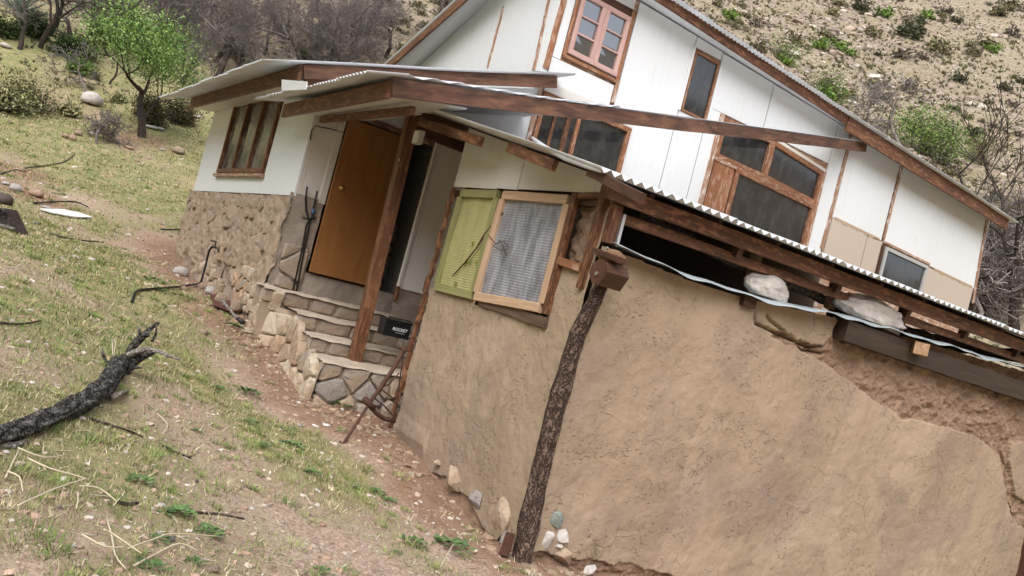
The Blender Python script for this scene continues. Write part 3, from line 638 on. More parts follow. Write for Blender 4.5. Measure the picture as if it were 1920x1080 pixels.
# doorway: room behind in shade-darkened colours, leaf, threshold
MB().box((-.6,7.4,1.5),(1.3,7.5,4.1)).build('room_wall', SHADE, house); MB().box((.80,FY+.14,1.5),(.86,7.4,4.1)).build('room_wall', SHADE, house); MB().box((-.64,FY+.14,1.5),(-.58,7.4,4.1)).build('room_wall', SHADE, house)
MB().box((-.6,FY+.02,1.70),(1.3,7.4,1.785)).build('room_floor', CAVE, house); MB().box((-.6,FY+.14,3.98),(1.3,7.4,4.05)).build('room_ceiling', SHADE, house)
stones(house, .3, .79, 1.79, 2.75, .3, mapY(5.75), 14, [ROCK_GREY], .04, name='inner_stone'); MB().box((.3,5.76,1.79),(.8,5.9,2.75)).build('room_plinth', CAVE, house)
dl0 = [onY(*q,FY-.06) for q in ((650,225),(587,509))]
door = MB().board((-.085,FY-.07,1.80),(-.085,FY-.07,3.86),.93,.045,up=(1,0,0),jit=0,seg=2).build('door', W_DOOR, house)
kp = onY(640,353,FY-.1); kn = MB()
kn.tube([kp+Vector((0,.02,0)),kp+Vector((0,-.012,0)),kp+Vector((0,-.014,0)),kp+Vector((0,-.03,0)),kp+Vector((0,-.05,0)),kp+Vector((0,-.058,0))],[.032,.032,.012,.022,.028,.012],12).build('knob', BRASS, door, True)
JY = 4.5; ja, jb_, jc = onY(748,540,JY), onY(822,268,JY), onY(806,551,JY)
MB().prism([(ja.x,JY,ja.z),(ja.x+.85,JY,ja.z+.0),(ja.x+.85,JY,jb_.z+.1),(jb_.x,JY,jb_.z+.1)],(0,.03,0)).build('wall_panel', panel_mat('cream_board', (.78,.76,.71), (.6,.56,.5)), house)['label'] = 'plain cream board right of the doorway'
board('door_jamb', (ja.x-.02,JY-.01,ja.z-.12), (jb_.x-.02,JY-.01,jb_.z+.1), .035, .05, PANEL_OLD, house, up=(1,0,0)); board('door_jamb',(ja.x-.02,JY-.016,ja.z-.16),(ja.x-.02,JY-.016,ja.z+.02),.045,.05,W_RED,house,up=(1,0,0))
relief('plinth', house, GREYPL, ja.x-.02, ja.x+.86, 1.2, ja.z-.01, .03, lambda s, t, d: (s, JY+.03-d, t), lambda s, t: .02*fbm(s*5, t*5, 7.1, 4))
# --- porch roof, beam and post
PX = -1.32; bslope = .27
b0 = Vector((-1.33,2.03,3.735)); b1 = Vector((9.5,5.06,6.69))
board('porch_beam', b0, b1, .175, .055, W_STREAK, house, seg=16, jit=.003)
board('fascia_board', (PX,2.05,3.725),(PX,5.36,3.70),.17,.045,W_RED,house,seg=8)
pe = Vector((-1.62,1.92,3.775)); pdir = Vector((1,0,bslope)).normalized()
for k in range(5):
    def ln(s, k=k, r=random.uniform(-.03,.03)):
        y = pe.y+k*.79+s; xd = (y-1.97)/.2798-1.33
        return (r, min(max(.4, (xd-pe.x)*math.hypot(1, bslope)), 3.75))
    w = .82 if k < 4 else .62
    corr('roof_sheet', house, pe+Vector((0,k*.79,.003*(k%2))), (0,1,0), pdir, [i*.0225 for i in range(int(w/.0225)+1)], ln, nlen=12)
sg0 = b0+(b1-b0)*.30; dz_ = Vector((0,0,.100))
MB().prism([sg0+dz_+Vector((0,-.05,0)), b1+dz_+Vector((0,-.05,0)), b1+dz_+Vector((0,.12,0)), sg0+dz_+Vector((0,.30,.0))], (0,0,.006)).build('flashing', GALV, house)  # narrow strip in place of roof sheets, shaped to let light onto the wall
MB().prism([(-1.28,2.15,3.68),(-.3,2.42,3.90),(-.3,5.15,3.90),(-1.28,5.15,3.68)],(0,0,.02)).build('soffit', PANEL_OLD, house)
MB().prism([onX(*q,-1.66) for q in ((528,149),(576,153),(574,168),(528,170))],(.004,0,.001)).build('flashing', GALV, house)
pt, pb = onX(775,215,-.30), onX(662,690,-.30)
post = board('porch_post', pb, pt, .135, .125, W_RED, house, up=(1,0,0), seg=8, jit=.003)
jb = onX(785,258,-.38); j = MB().box(jb-Vector((.035,.075,.075)), jb+Vector((.03,.075,.075))).build('junction_box', GREYP, post)
MB().box(jb-Vector((.042,.06,.06)), jb+Vector((-.034,.06,.06))).build('box_lid', PAPER, post)
for q in ((676,595),(662,637),(749,300)):
    p = onX(*q,-.372); MB().tube([p,p-Vector((.008,0,0))],.012,8).build('bolt', STEEL, post)
board('header_beam', onX(603,224,-.95), onX(775,207,-.95), .085, .05, W_RED, house); hb = onX(690,212,-.25)
board('header_beam', (-.28,pt.y+.05,pt.z-.12), (1.5,pt.y+.05,pt.z-.16), .16, .06, W_DARK, house)
lp = onY(636,226,4.95); MB().tube([lp+Vector((0,0,.07)),lp-Vector((0,0,.03))],.055,12).build('lamp', GREYP, house, True)
cab = [onY(*q,FY-.02) for q in ((582,262),(584,245),(592,236),(620,242),(650,250),(700,252),(720,249))]
MB().tube(cab,.007,5).build('cable', BLACK, house)
for pts, r in (([(576,350),(573,372),(574,396),(580,412),(574,425),(566,470),(549,545)],.0125),([(595,358),(590,380),(585,405),(581,418),(573,455),(556,545)],.0125)):
    MB().tube([onY(*q,FY-.06) for q in pts],r,7,.05).build('pipe', BLACK, house, True)
MB().tube([onY(*q,FY-.07) for q in ((568,408),(580,411),(592,409))],.015,7).build('pipe_joint', BLACK, house, True); MB().tube([onY(*q,FY-.06) for q in ((588,392),(586,402))],.024,7).build('pipe_tape', BLUE, house, True)
# ================================================================== STONE STEPS
steps = thing('stone_steps', 'rubble stone steps with mortared treads leading up to the brown door', 'steps', (-.2, 3.9, .5))
SL = [(-.86,3.10,.945,.30),(-.85,3.68,1.125,.68),(-.88,4.20,1.315,.9),(-1.18,4.72,1.505,1.1)]
for i, (xl, y, z, zb) in enumerate(SL):
    yn = SL[i+1][1] if i < 3 else FY-.02
    relief('tread', steps, TREAD, xl, 1.3, y, yn+.05, .03, lambda s, t, d, z=z: (s, t, z+d), lambda s, t, y=y: .012*fbm(s*5, t*5, 3.+i, 3)-.03*np.clip((y+.05-t)*14,0,1))
    MB().box((xl+.05,y+.06,zb-.5),(1.3,yn+.05,z-.02)).build('riser_core', MORTAR, steps)
    stones(steps, xl, .95, (SL[i-1][2] if i else .33), z-.012, .34 if i else .30, mapY(y+.055), 30+i, [ROCK_STEP, ROCK_STEP, ROCK_GREY2] if i else [ROCK_TAN, ROCK_STEP, ROCK_STEP, ROCK_GREY], .035 if i else .07, gap=.012)
flz = lambda s: np.interp(s, [3.1,3.66,3.68,4.18,4.20,4.7,4.72,5.6], [.93,.93,1.11,1.11,1.30,1.30,1.5,1.5])
stones(steps, 3.12, 5.15, .42, 1.50, .25, lambda s, t, d: (-.83-d-.14*max(0,(1.2-t))-.26*max(0,min(1,(s-4.55)*3)), s, t), 41, [STONE, ROCK_TAN, ROCK_TAN2, ROCK_TAN, ROCK_STEP, TREAD, ROCK_WHITE2], .055, keep=lambda s, t: t < float(flz(s))-.04 and t > .34+.22*(s-3.1), gap=.006, aspect=.95)
relief('flank', steps, MORTAR, 3.1, 5.3, .3, 1.50, .03, lambda s, t, d: (-.80-d-.14*np.maximum(0,1.2-t)-.26*np.clip((s-4.55)*3,0,1), s, t), lambda s, t: .02*fbm(s*5,t*5,2.2,3), cut=lambda s, t: t > flz(s))
MB().box((.75,FY-.05,1.2),(1.6,FY-.03,1.83)).build('riser_core', GREYPL, steps)
# ================================================================== COB ANNEX
cob = thing('cob_annex', 'low annex of cracked brown mud plaster with a corrugated roof', 'annex', (3, 1.5, 0))
exP = [(q.x, q.z) for q in (onY(*p, 0) for p in ((1556,622),(1540,652),(1500,636),(1455,620),(1444,630),(1520,666),(1560,690),(1620,735),(1690,783),(1745,792),(1830,820),(1872,852),(1884,900),(1893,960),(1930,1000),(1990,1000),(1990,700)))]+[(3.15,3.2)]
patchP = [(q.x, q.z) for q in (onY(*p, 0) for p in ((1419,575),(1432,604),(1470,612),(1500,634),(1536,646),(1556,630),(1572,600),(1540,560)))]
patch2 = [(q.x, q.z) for q in (onY(*p, 0) for p in ((1898,830),(1893,862),(1905,930),(1960,960),(1990,830)))]
crk = [[(q.x, q.z) for q in (onY(*p, 0) for p in ln)] for ln in (((1415,585),(1416,605),(1450,622),(1490,640),(1530,655),(1548,645)),((1436,592),(1450,606),(1470,622),(1478,632)),((1490,640),(1500,655),(1545,664)),((1884,850),(1892,885),(1888,930),(1903,965),(1912,985)))]
thin = [[(q.x, q.z) for q in (onY(*p, 0) for p in ln)] for ln in (((1230,655),(1255,640),(1275,638)),((1345,605),(1362,612),(1380,608)),((1500,705),(1535,690),(1560,700)),((1600,880),(1640,868),(1690,850),(1720,835)),((1280,735),(1300,720),(1330,740)),((1700,930),(1740,905)))]
def warp(s, t, k=.02): return s+k*fbm(s*9, t*9, 5.5, 3), t+k*fbm(s*9, t*9, 8.8, 3)
def ztop(s): return np.interp(s, [-.1,0,1,1.7,3.3,4.8,6.8,9], [2.70,2.70,2.65,2.64,2.75,2.80,2.85,2.9])
def r_ex(s, t):
    a, b = warp(s, t); e = in_poly(a, b, exP)&~in_poly(a, b, patchP)&~in_poly(a, b, patch2)
    return e|((t < .13-.13*s+.06*fbm(s*4, t*3, 1.1, 3))&(s < 2.2))
def r_disp(s, t):
    e = r_ex(s, t); a, b = warp(s, t, .014)
    d = .035*fbm(s*.8, t*.8, 1.5, 2)+.010*fbm(s*3.2, t*3.2, 6.5, 3)+.003*fbm(s*16, t*16, 2.5, 3)+.004*np.minimum(0, fbm(s*7+t*2, t*9-s, 31.5, 3)+.25)
    d = np.where(e, d-.035+.035*fbm(s*4.5, t*6, 4.5, 5, .6)-.025*np.abs(fbm(s*7, t*11, 7.5, 3)), d)
    for c in crk: d = d-.10*np.clip(1.25-seg_d(a, b, c)/.013, 0, 1)
    return d
def r_stain(s, t):
    return np.clip(.55*np.clip((fbm(s*1.6, t*1.3, 12.5, 4)-.15)*2.5, 0, 1)+.35*np.clip((fbm(s*9, t*.7, 3.7, 3)-.2)*1.5, 0, 1)*np.clip((s-.1)*2, 0, 1)*np.clip((1.4-s), 0, 1), 0, .75)
tag(relief('cob_wall', cob, COB, .0, 9.2, -.5, 2.92, .0125, lambda s, t, d: (s, .0-d, t), r_disp, cut=lambda s, t: t > ztop(s)+.0, attrs={'ex': lambda s, t: r_ex(s, t).astype(float), 'stain': r_stain}))
def l_ex(s, t): 
    a, b = warp(s, t); up = (s < .50)&(s > .08)&(t > 2.47+.03*fbm(s*9, t*2, 3.3, 2))
    lo = (t < .20+.13*s-.16-.2*np.clip((s-1.6)*2,0,1)+.10*fbm(s*3, t*2, 5.1, 3))
    win = (t > 1.93+.03*fbm(s*8, t*3, 2.6, 3))&(s > 1.95+.0*t)&(s < 2.2)
    return up|lo
def l_disp(s, t):
    d = .03*fbm(s*.9, t*.9, 11.5, 2)+.010*fbm(s*3.4, t*3.4, 16.5, 3)+.003*fbm(s*16, t*16, 12.5, 3)+.004*np.minimum(0, fbm(s*7+t*2, t*9-s, 33.5, 3)+.25)
    up = (s < .50)&(s > .08)&(t > 2.47+.03*fbm(s*9, t*2, 3.3, 2))
    d = np.where(up, d-.05+.05*fbm(s*7, t*7, 14.5, 4), d); lo = l_ex(s, t)&~up
    d = np.where(lo, d-.035+.03*fbm(s*6, t*6, 4.5, 4), d)
    return d+.03*np.clip(1-np.abs(t-.42)*6, 0, 1)*(s > 2)
relief('cob_wall', cob, COB, .0, 2.80, -.4, 3.14, .014, lambda s, t, d: (0.-d, s, t), l_disp, cut=lambda s, t: ((s > .50)&(t > 2.0+.02*fbm(s*7, t*0, 3.3, 3)-.05*((s < 1.75)&(s > .55))))|(t > 3.1)|(s > 2.765+.02*fbm(t*6, s*0, 2.2, 3)), attrs={'ex': lambda s, t: l_ex(s, t).astype(float), 'stain': lambda s, t: .5*np.clip((fbm(s*1.6, t*1.2, 9.5, 4)-.2)*2.5, 0, 1)})
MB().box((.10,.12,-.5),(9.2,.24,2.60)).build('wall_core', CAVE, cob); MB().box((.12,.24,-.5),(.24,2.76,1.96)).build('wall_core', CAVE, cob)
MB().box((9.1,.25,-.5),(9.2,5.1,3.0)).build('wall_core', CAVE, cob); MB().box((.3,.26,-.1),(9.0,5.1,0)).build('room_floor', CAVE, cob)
MB().box((.12,2.74,-.3),(.75,2.80,3.5)).build('return_and_shade_wall', ADOBE, cob); MB().box((1.65,2.8,.2),(1.75,5.1,3.9)).build('return_and_shade_wall', PANEL_OLD, cob); MB().box((1.76,5.02,.0),(9.1,5.08,4.15)).build('return_and_shade_wall', CAVE, cob); MB().box((.75,2.8,.2),(1.65,2.9,3.9)).build('return_and_shade_wall', ADOBE, cob)  # dark back sheet added to blacken the gap; white wall brightens the doorway
# ragged reddish edge at the far end of the left wall
rnd = random.Random(12); eb = MB()
for i in range(16):
    z0 = .40+i*.17; eb.board((-.03+rnd.uniform(-.015,.01),2.785+rnd.uniform(-.012,.012),z0),(-.03+rnd.uniform(-.015,.01),2.785+rnd.uniform(-.012,.012),z0+.17),.038+rnd.uniform(-.012,.018),.05,up=(0,1,0),seg=2,jit=.012,rnd=rnd)
eb.build('edge_timber', W_RED, cob)
# windows in the left wall
def ribsheet(y0, y1, z0, z1, x, n, mat, parent, tear=None):
    rows = n*4; V = []; Fc = []; m = 12
    for i in range(rows+1):
        z = z1+(z0-z1)*i/rows; w = .0026*math.cos(2*math.pi*i/4)
        for k in range(m+1): V.append((x-w+.006*math.sin(k*.9+i*.05), y0+(y1-y0)*k/m, z))
    for i in range(rows):
        for k in range(m): Fc.append((i*(m+1)+k, i*(m+1)+k+1, (i+1)*(m+1)+k+1, (i+1)*(m+1)+k))
    return mobj('ribbed_sheet', np_mesh('ribbed_sheet', V, Fc, None, True), mat, parent)
def screen(c, wood_, rib, n, label):
    f = MB(); c = [Vector(q) for q in c]; fw = .085
    f.board(c[0], c[1], fw, .05); f.board(c[3], c[2], fw, .05)
    vz = (c[0]-c[3]).normalized()*fw*.5
    for a, b in ((c[0], c[3]), (c[1], c[2])): f.board(a-vz, b+vz, fw, .046, up=(0,1,0))
    w = f.build('window', wood_, cob); w['label'] = label
    ribsheet(c[0].y, c[1].y, c[3].z+.02, c[0].z-.02, c[0].x+.012, n, rib, w)
    return w
gw = screen([(-.03,2.56,3.06),(-.03,1.80,3.07),(-.03,1.78,2.02),(-.03,2.60,2.02)], W_GREEN, RIB_GREEN, 38, 'green framed window of ribbed green sheet')
pw = screen([(-.045,1.66,3.06),(-.045,.55,3.05),(-.045,.55,2.06),(-.045,1.70,2.02)], W_PALE, RIB_GREY, 38, 'pale pine framed window of ribbed grey sheet')
ck = [onX(*q,-.045) for q in ((943,398),(925,420),(908,442),(893,466),(872,492),(848,518))]
MB().tube(ck,[.006,.009,.013,.009,.010,.006],5,.4).build('split', W_DARK, gw)
for q in ((893,490),(900,488),(907,489),(914,487),(880,489),(873,491),(915,452),(925,430),(886,455),(853,531)):
    p = onX(*q,-.036); MB().box(p-Vector((.002,random.uniform(.012,.03),.03)),p+Vector((.002,.012,random.uniform(.01,.035)))).build('smudge', simple('green_stain',(.2,.22,.05)) if 'gs' not in globals() else gs, gw)
wr = [onX(*q,-.08) for q in ((915,440),(930,458),(945,452),(955,465),(940,470),(925,462),(938,450),(950,480))]
MB().tube(wr,.004,4).build('wire', RUST, pw)
board('window_sill', onX(902,564,-.0), onX(1028,606,-.0), .10, .07, BARKW, cob, seg=8, jit=.006)
board('side_timber', (-.035,.47,2.02),(-.035,.47,3.1),.06,.06,W_RED,cob,up=(0,1,0)); board('side_timber', (-.03,.07,2.3),(-.03,.07,3.2),.07,.08,W_RED,cob,up=(0,1,0)); board('side_timber',(-.02,.52,3.09),(-.02,.05,3.11),.05,.06,W_RED,cob)
board('side_timber', (-.04,.45,2.50),(-.04,.12,2.47),.07,.06,W_ORANGE,cob)
def rz(y): return 3.215+.2055*(y+.32)
for ya, yb, lab in ((2.79,1.87,0),(1.865,1.47,1),(1.465,.03,0)):
    MB().prism([(-.03-.006*lab,ya,3.135),(-.03-.006*lab,yb,3.125),(-.03-.006*lab,yb,rz(yb)-.05),(-.03-.006*lab,ya,rz(ya)-.05)],(.02,0,0)).build('gable_panel', PANEL_OLD, cob)
MB().box((.0,.1,3.02),(.10,2.79,3.10)).build('lintel', W_DARK, cob)
# roof over the annex
for k in range(12):
    w = .80; corr('roof_sheet', cob, Vector((-.47+k*.775,-.36,rz(-.36)+.004*(k%2))), (1,0,0), (0,1,.2055), [i*.0275 for i in range(int(w/.0275)+1)], lambda s, r=random.uniform(-.025,.02): (r, 5.6), pitch=.11, amp=.02, nlen=8, sag=.006)
board('roof_beam', (-.16,-.12,3.115),(9.0,-.12,3.12),.13,.06,W_RED,cob,seg=20,jit=.004); board('roof_beam', (.0,.03,2.965),(9.0,.03,2.985),.085,.06,W_RED,cob,seg=20,jit=.005)
for x in (1.55, 3.05, 4.3, 5.5, 6.7): board('block', (x,.0,2.98),(x,-.02,3.08),.07,.10,W_DARK,cob,up=(1,0,0),seg=1)
for x in (.35,1.2,2.0,2.85,3.7,4.5,5.4,6.2,7.0,7.9): board('rafter', (x,-.06,rz(-.06)-.10),(x,5.1,rz(5.1)-.10),.13,.05,W_DARK,cob)
for a, b, wd, m in (((788,228),(902,266),.10,W_RED),((955,276),(1040,311),.10,W_RED),((1106,322),(1205,372),.08,W_STREAK),((735,182),(800,212),.07,W_DARK)):
    p, q = onX(*a,-.36), onX(*b,-.36); board('purlin', p, q, wd, .05, m, cob, jit=.004)
board('corner_timber', (.05,.0,2.72),(.05,.0,3.05),.10,.10,W_RED,cob,up=(1,0,0)); MB().box((.14,-.02,2.72),(.17,.02,3.0)).build('strap', GALV, cob)
lf = [onX(*q,-.42) for q in ((998,258),(1025,278),(1060,297),(1100,312),(1128,322))]
MB().tube(lf,[.012,.02,.024,.02,.012],6).build('flashing', GALV, cob, True)
# poles and short props seen in the gap under the roof
def pole(pts, r, nm='pole', m=POLE):
    mm = MB(); P = [Vector(p) for p in pts]; fine = []
    for a, b in zip(P[:-1], P[1:]):
        for k in range(6): fine.append(a.lerp(b, k/6)+Vector((random.uniform(-.008,.008),0,random.uniform(-.01,.01))))
    fine.append(P[-1]); return mm.tube(fine, [r*random.uniform(.85,1.12) for _ in fine], 9, .06).build(nm, m, cob, True)
pole([onY(*q,.34) for q in ((1150,408),(1240,428),(1300,455),(1370,490),(1440,520),(1560,568))],.05); pole([onY(*q,.42) for q in ((1560,590),(1660,612),(1760,640),(1850,660),(1935,672))],.085, m=BARK); pole([onY(*q,.9) for q in ((1200,400),(1290,440),(1330,470))],.035)
for q in ((1416,492),(1562,545),(1692,590)):
    p = onY(*q,.25); board('prop', p-Vector((0,0,.2)), p+Vector((0,0,.22)), .09, .08, W_OFF, cob, up=(1,0,0))
# thin metal sheet lying along the wall top
tsp = [(.06,2.722),(.5,2.69),(1.0,2.675),(1.7,2.665),(2.5,2.715),(3.3,2.785),(4.1,2.80),(4.8,2.83),(5.8,2.85),(6.9,2.885),(8.0,2.91),(9.0,2.93)]
V = []; xs = np.arange(.06, 9.0, .08)
for x in xs:
    z = float(np.interp(x, [a for a, _ in tsp], [b for _, b in tsp])); w1 = .014*math.sin(x*5.1)+.010*math.sin(x*11.3+1)
    for k, (yy, dz) in enumerate(((-.17-.03*math.sin(x*3),-.035+w1),(-.10,-.008+w1*.5),(.02,.0),(.2,.008),(.33,.012))): V.append((x, yy, z+.012+dz))
Fc = [(i*5+k, i*5+k+1, i*5+6+k, i*5+5+k) for i in range(len(xs)-1) for k in range(4)]
SHEETM = simple('painted_thin_sheet', (.50,.57,.60), .45, .3)
ms = mobj('cover_sheet', np_mesh('cover_sheet', V, Fc, None, True), SHEETM, cob); so = ms.modifiers.new('t','SOLIDIFY'); so.thickness = .004
# timber lintel exposed on the right, small block by the crack
pb0, pb1 = onY(1556,612,-.02), onY(1990,778,-.02)
board('wall_beam', (3.25,-.03,2.63),(9.1,-.03,2.56),.22,.16,wood('old_weathered_beam',(.022,.014,.01),(.055,.036,.023),(.09,.06,.036)),cob,seg=16,jit=.006)
bq = onY(1406,567,-.04); MB().box(bq-Vector((.10,.02,.05)),bq+Vector((.07,.06,.05))).build('timber_block', W_DARK, cob)
be = onY(1912,1030,-.03); board('wall_post', (be.x+.12,-.06,-.3),(be.x+.16,-.06,be.z+.35),.16,.14,W_DARK,cob,up=(1,0,0),seg=8,jit=.01)
# crooked log post on the corner
lp_ = [(980,1045,.105),(990,990,.11),(1004,925,.105),(1014,880,.10),(1028,825,.105),(1040,775,.098),(1052,735,.10),(1063,695,.09),(1072,660,.094),(1084,625,.088),(1100,592,.08),(1115,565,.075),(1126,540,.072),(1134,518,.07)]
LO = Vector((.022,.03,0)); P = []; Rr = []
for i in range(len(lp_)-1):
    a, b = lp_[i], lp_[i+1]; pa, pb_ = onX(a[0],a[1],-.03)+LO, onX(b[0],b[1],-.03)+LO
    for k in range(7): f = k/7; P.append(pa.lerp(pb_, f)); Rr.append(.78*(a[2]*(1-f)+b[2]*f))
P.insert(0, P[0]-Vector((0,0,.25))); Rr.insert(0, .11)
rnd = random.Random(4); mm = MB(); nS = 26
vs = []; gs = []; acc = 0
for i, p in enumerate(P):
    if i: acc += (p-P[i-1]).length
    for k in range(nS):
        th = 2*math.pi*k/nS; r = Rr[i]*(1+.16*float(fbm(math.cos(th)*2.2, math.sin(th)*2.2, acc*3.5, 3))+.11*float(vnoise(math.cos(th)*9, math.sin(th)*9, acc*6)))
        vs.append(p+Vector((math.cos(th)*r, math.sin(th)*r, 0))); gs.append((acc, math.cos(th)*Rr[i], math.sin(th)*Rr[i]))
fs = [(i*nS+k, i*nS+(k+1)%nS, (i+1)*nS+(k+1)%nS, (i+1)*nS+k) for i in range(len(P)-1) for k in range(nS)]
mm.add(vs, fs, gs).build('log_post', BARK, cob, True)
# cut beam end over the post
c0 = onX(1132,512,-.10); bm_ = MB()
for i, (dx, sc) in enumerate(((-.10,.86),(-.085,1),(.06,1.02),(.25,1))):
    pass
hexp = [(-.05,-.115),(.05,-.10),(.115,-.02),(.10,.06),(.02,.105),(-.07,.09),(-.125,.01)]
bm_.prism([c0+Vector((-.06,a*.95,b*.95)) for a, b in hexp], (.23,.0,0)).build('beam_end', W_DARK, cob); MB().tube([c0+Vector((-.06,.0,-.02)),c0+Vector((-.075,.0,-.02))],.018,10).build('bolt', STEEL, cob)
c1 = onX(1140,485,-.05); mud = MB()
V2 = []
def blob(seed, n=2, flat=(1,1,1), rough=.25, freq=1.6):
    import bmesh
    bm = bmesh.new(); bmesh.ops.create_icosphere(bm, subdivisions=n, radius=1)
    A_ = np.array([v.co[:] for v in bm.verts]); r = 1+rough*fbm(A_[:,0]*freq+seed*7.3, A_[:,1]*freq, A_[:,2]*freq+seed, 3)
    A_ = A_*r[:, None]; A_[:, 2] = np.where(A_[:, 2] < -.55, -.55, A_[:, 2])
    for v, q in zip(bm.verts, A_): v.co = Vector((q[0]*flat[0], q[1]*flat[1], q[2]*flat[2]))
    me = bpy.data.meshes.new('rock'); bm.to_mesh(me); bm.free(); me.polygons.foreach_set('use_smooth', np.full(len(me.polygons), True)); return me
def angular(seed, flat, n=13):
    import bmesh
    R_ = np.random.RandomState(seed); v = R_.normal(size=(n,3)); v /= np.linalg.norm(v, axis=1)[:, None]; v *= R_.uniform(.85,1.1,(n,1)); v *= np.array(flat)
    bm = bmesh.new(); [bm.verts.new(q) for q in v]; r = bmesh.ops.convex_hull(bm, input=bm.verts)
    bmesh.ops.delete(bm, geom=[x for x in r['geom_interior'] if isinstance(x, bmesh.types.BMVert)], context='VERTS')
    bmesh.ops.bevel(bm, geom=list(bm.edges), offset=min(flat)*.16, segments=1, affect='EDGES', clamp_overlap=True)
    bmesh.ops.recalc_face_normals(bm, faces=bm.faces); me = bpy.data.meshes.new('stone'); bm.to_mesh(me); bm.free(); return me
mobj('mud_lump', blob(31, 3, (.12,.11,.075), .3), ADOBE, cob, loc=c1+Vector((.05,.02,.02)))
board('wedge', onX(1118,470,-.08), onX(1166,489,-.08), .045, .09, W_DARK, cob); p = onX(1140,466,-.13); MB().tube([p,p-Vector((.02,0,0))],.013,8).build('bolt', STEEL, cob)
# stones showing at the foot of the cob
for i, (px, py, a, b, pl, m) in enumerate(((853,893,.17,.27,'X',ROCK_TAN),(893,935,.16,.14,'X',ROCK_GREY),(938,972,.24,.30,'X',ROCK_TAN),(948,1010,.07,.11,'X',ROCK_GREY),(822,868,.07,.05,'X',ROCK_TAN),(1044,973,.115,.13,'Y',ROCK_GREEN),(1028,1010,.12,.13,'Y',ROCK_WHITE),(1058,1004,.13,.10,'Y',ROCK_WHITE),(1060,1040,.17,.14,'Y',ROCK_TAN),(1046,1022,.05,.03,'Y',ROCK_WHITE),(930,1056,.20,.07,'X',ROCK_TAN),(965,1068,.18,.06,'X',ROCK_TAN),(1105,1068,.12,.05,'Y',ROCK_WHITE))):
    p = onX(px,py,.0) if pl == 'X' else onY(px,py,.0)
    flat = (.07,a*.72,b*.72) if pl == 'X' else (a*.72,.07,b*.72)
    mobj('stone', angular(50+i, flat), m, cob, loc=p, rot=((.35*((i%3)-1)) if pl == 'X' else 0, 0 if pl == 'X' else .4*((i%3)-1), 0))
p = hit(943,1046); MB().board(p+Vector((.0,0,.02)),p+Vector((.04,.03,.20)),  .065,.06,up=(1,0,0)).build('timber_peg', W_DARK, cob)
# ================================================================== LOOSE THINGS
def on_thing(name, me, mat, loc, rot, label, cat, group=None):
    o = mobj(name, me, mat, None, loc, rot); return tag(o, label, cat, group)
p = onY(1435,541,.06); on_thing('stone', blob(3, 5, (.31,.15,.15), .17, 1.5), ROCK_WHITE, (p.x, .03, p.z-.01), (0,.03,.1), 'smooth pale boulder on the thin sheet, left of the two', 'stone', 'boulders weighing down the sheet')
p = onY(1628,590,.06); on_thing('stone', blob(7, 5, (.50,.16,.16), .28, 1.6), ROCK_WHITE, (p.x, .03, p.z-.0), (0,.06,-.05), 'long knobbly pale boulder on the thin sheet, right of the two', 'stone', 'boulders weighing down the sheet')
a, b = onY(1716,648,-.16), onY(1768,668,-.02)
o = MB().board((a.x,-.24,a.z-.02),(a.x+.26,.02,a.z-.03),.13,.15).build('timber_offcut', W_OFF); tag(o, 'square sawn timber offcut wedged under the sheet edge', 'wood block')
# battery
bp = onZ(744,634,1.315); bat = thing('battery', 'black battery lettered ROCKET standing on the stone step', 'battery', bp); bx, by, bz = bp
bx -= .02
MB().box((bx-.17,by-.0,bz+.005),(bx+.17,by+.17,bz+.17)).build('case', BLACK, bat); MB().box((bx-.175,by-.006,bz+.172),(bx+.175,by+.176,bz+.205)).build('lid', BLACK, bat)
MB().tube([(bx-.16,by+.0,bz+.20),(bx-.15,by-.0,bz+.225),(bx+.15,by-.0,bz+.225),(bx+.16,by+.0,bz+.20)],.008,6).build('handle', BLACK, bat)
for sx in (-.11,.11): MB().tube([(bx+sx,by+.1,bz+.2),(bx+sx,by+.1,bz+.225)],.014,8).build('terminal', STEEL, bat)
tc = bpy.data.curves.new('lettering', 'FONT'); tc.body = 'ROCKET'; tc.size = .050; tc.shear = .25; tc.align_x = 'CENTER'; tc.offset = .0012; tc.extrude = .0005
to = bpy.data.objects.new('lettering_src', tc); COL.objects.link(to); bpy.context.view_layer.update()
tm = bpy.data.meshes.new_from_object(to.evaluated_get(bpy.context.evaluated_depsgraph_get())); bpy.data.objects.remove(to)
mobj('lettering', tm, INK, bat, loc=(bx+.03,by-.003,bz+.085), rot=(math.pi/2,0,0))
MB().box((bx-.02,by-.0025,bz+.06),(bx+.10,by-.0005,bz+.065)).build('label_line', GREYP, bat)
# rusty stand leaning at the foot of the steps
d0 = depth_of(hit(642,835)); st_ = thing('metal_stand', 'rusty bent iron frame leaning between the steps and the mud wall', 'metal frame', hit(660,830))
def rod(pts, r, nm): MB().tube([atD(*q) for q in pts], r*.72, 7, .06).build(nm, RUST, st_, True)
rod(((757,655,9.0),(738,690,8.95),(712,728,8.9),(692,757,8.8)),.03,'main_bar'); rod(((692,757,8.8),(668,795,8.65),(642,835,d0)),.022,'leg'); rod(((692,757,8.8),(706,775,8.9),(722,786,9.0),(740,790,9.1)),.035,'curved_arm')
rod(((757,660,9.0),(750,710,9.1),(743,760,9.15),(738,788,9.1)),.012,'rod'); rod(((752,672,9.0),(735,700,9.05),(712,735,9.0)),.011,'rod'); rod(((712,728,8.95),(735,745,9.05),(748,765,9.1)),.011,'rod'); rod(((700,745,8.9),(720,760,9.0),(735,778,9.1)),.011,'rod'); rod(((748,700,9.0),(730,720,9.0),(716,726,9.0)),.010,'rod')
rod(((684,748,8.75),(700,766,8.85)),.05,'hub'); rod(((752,650,9.0),(762,660,9.0)),.04,'top_bracket'); rod(((636,828,d0),(648,840,d0)),.025,'foot')
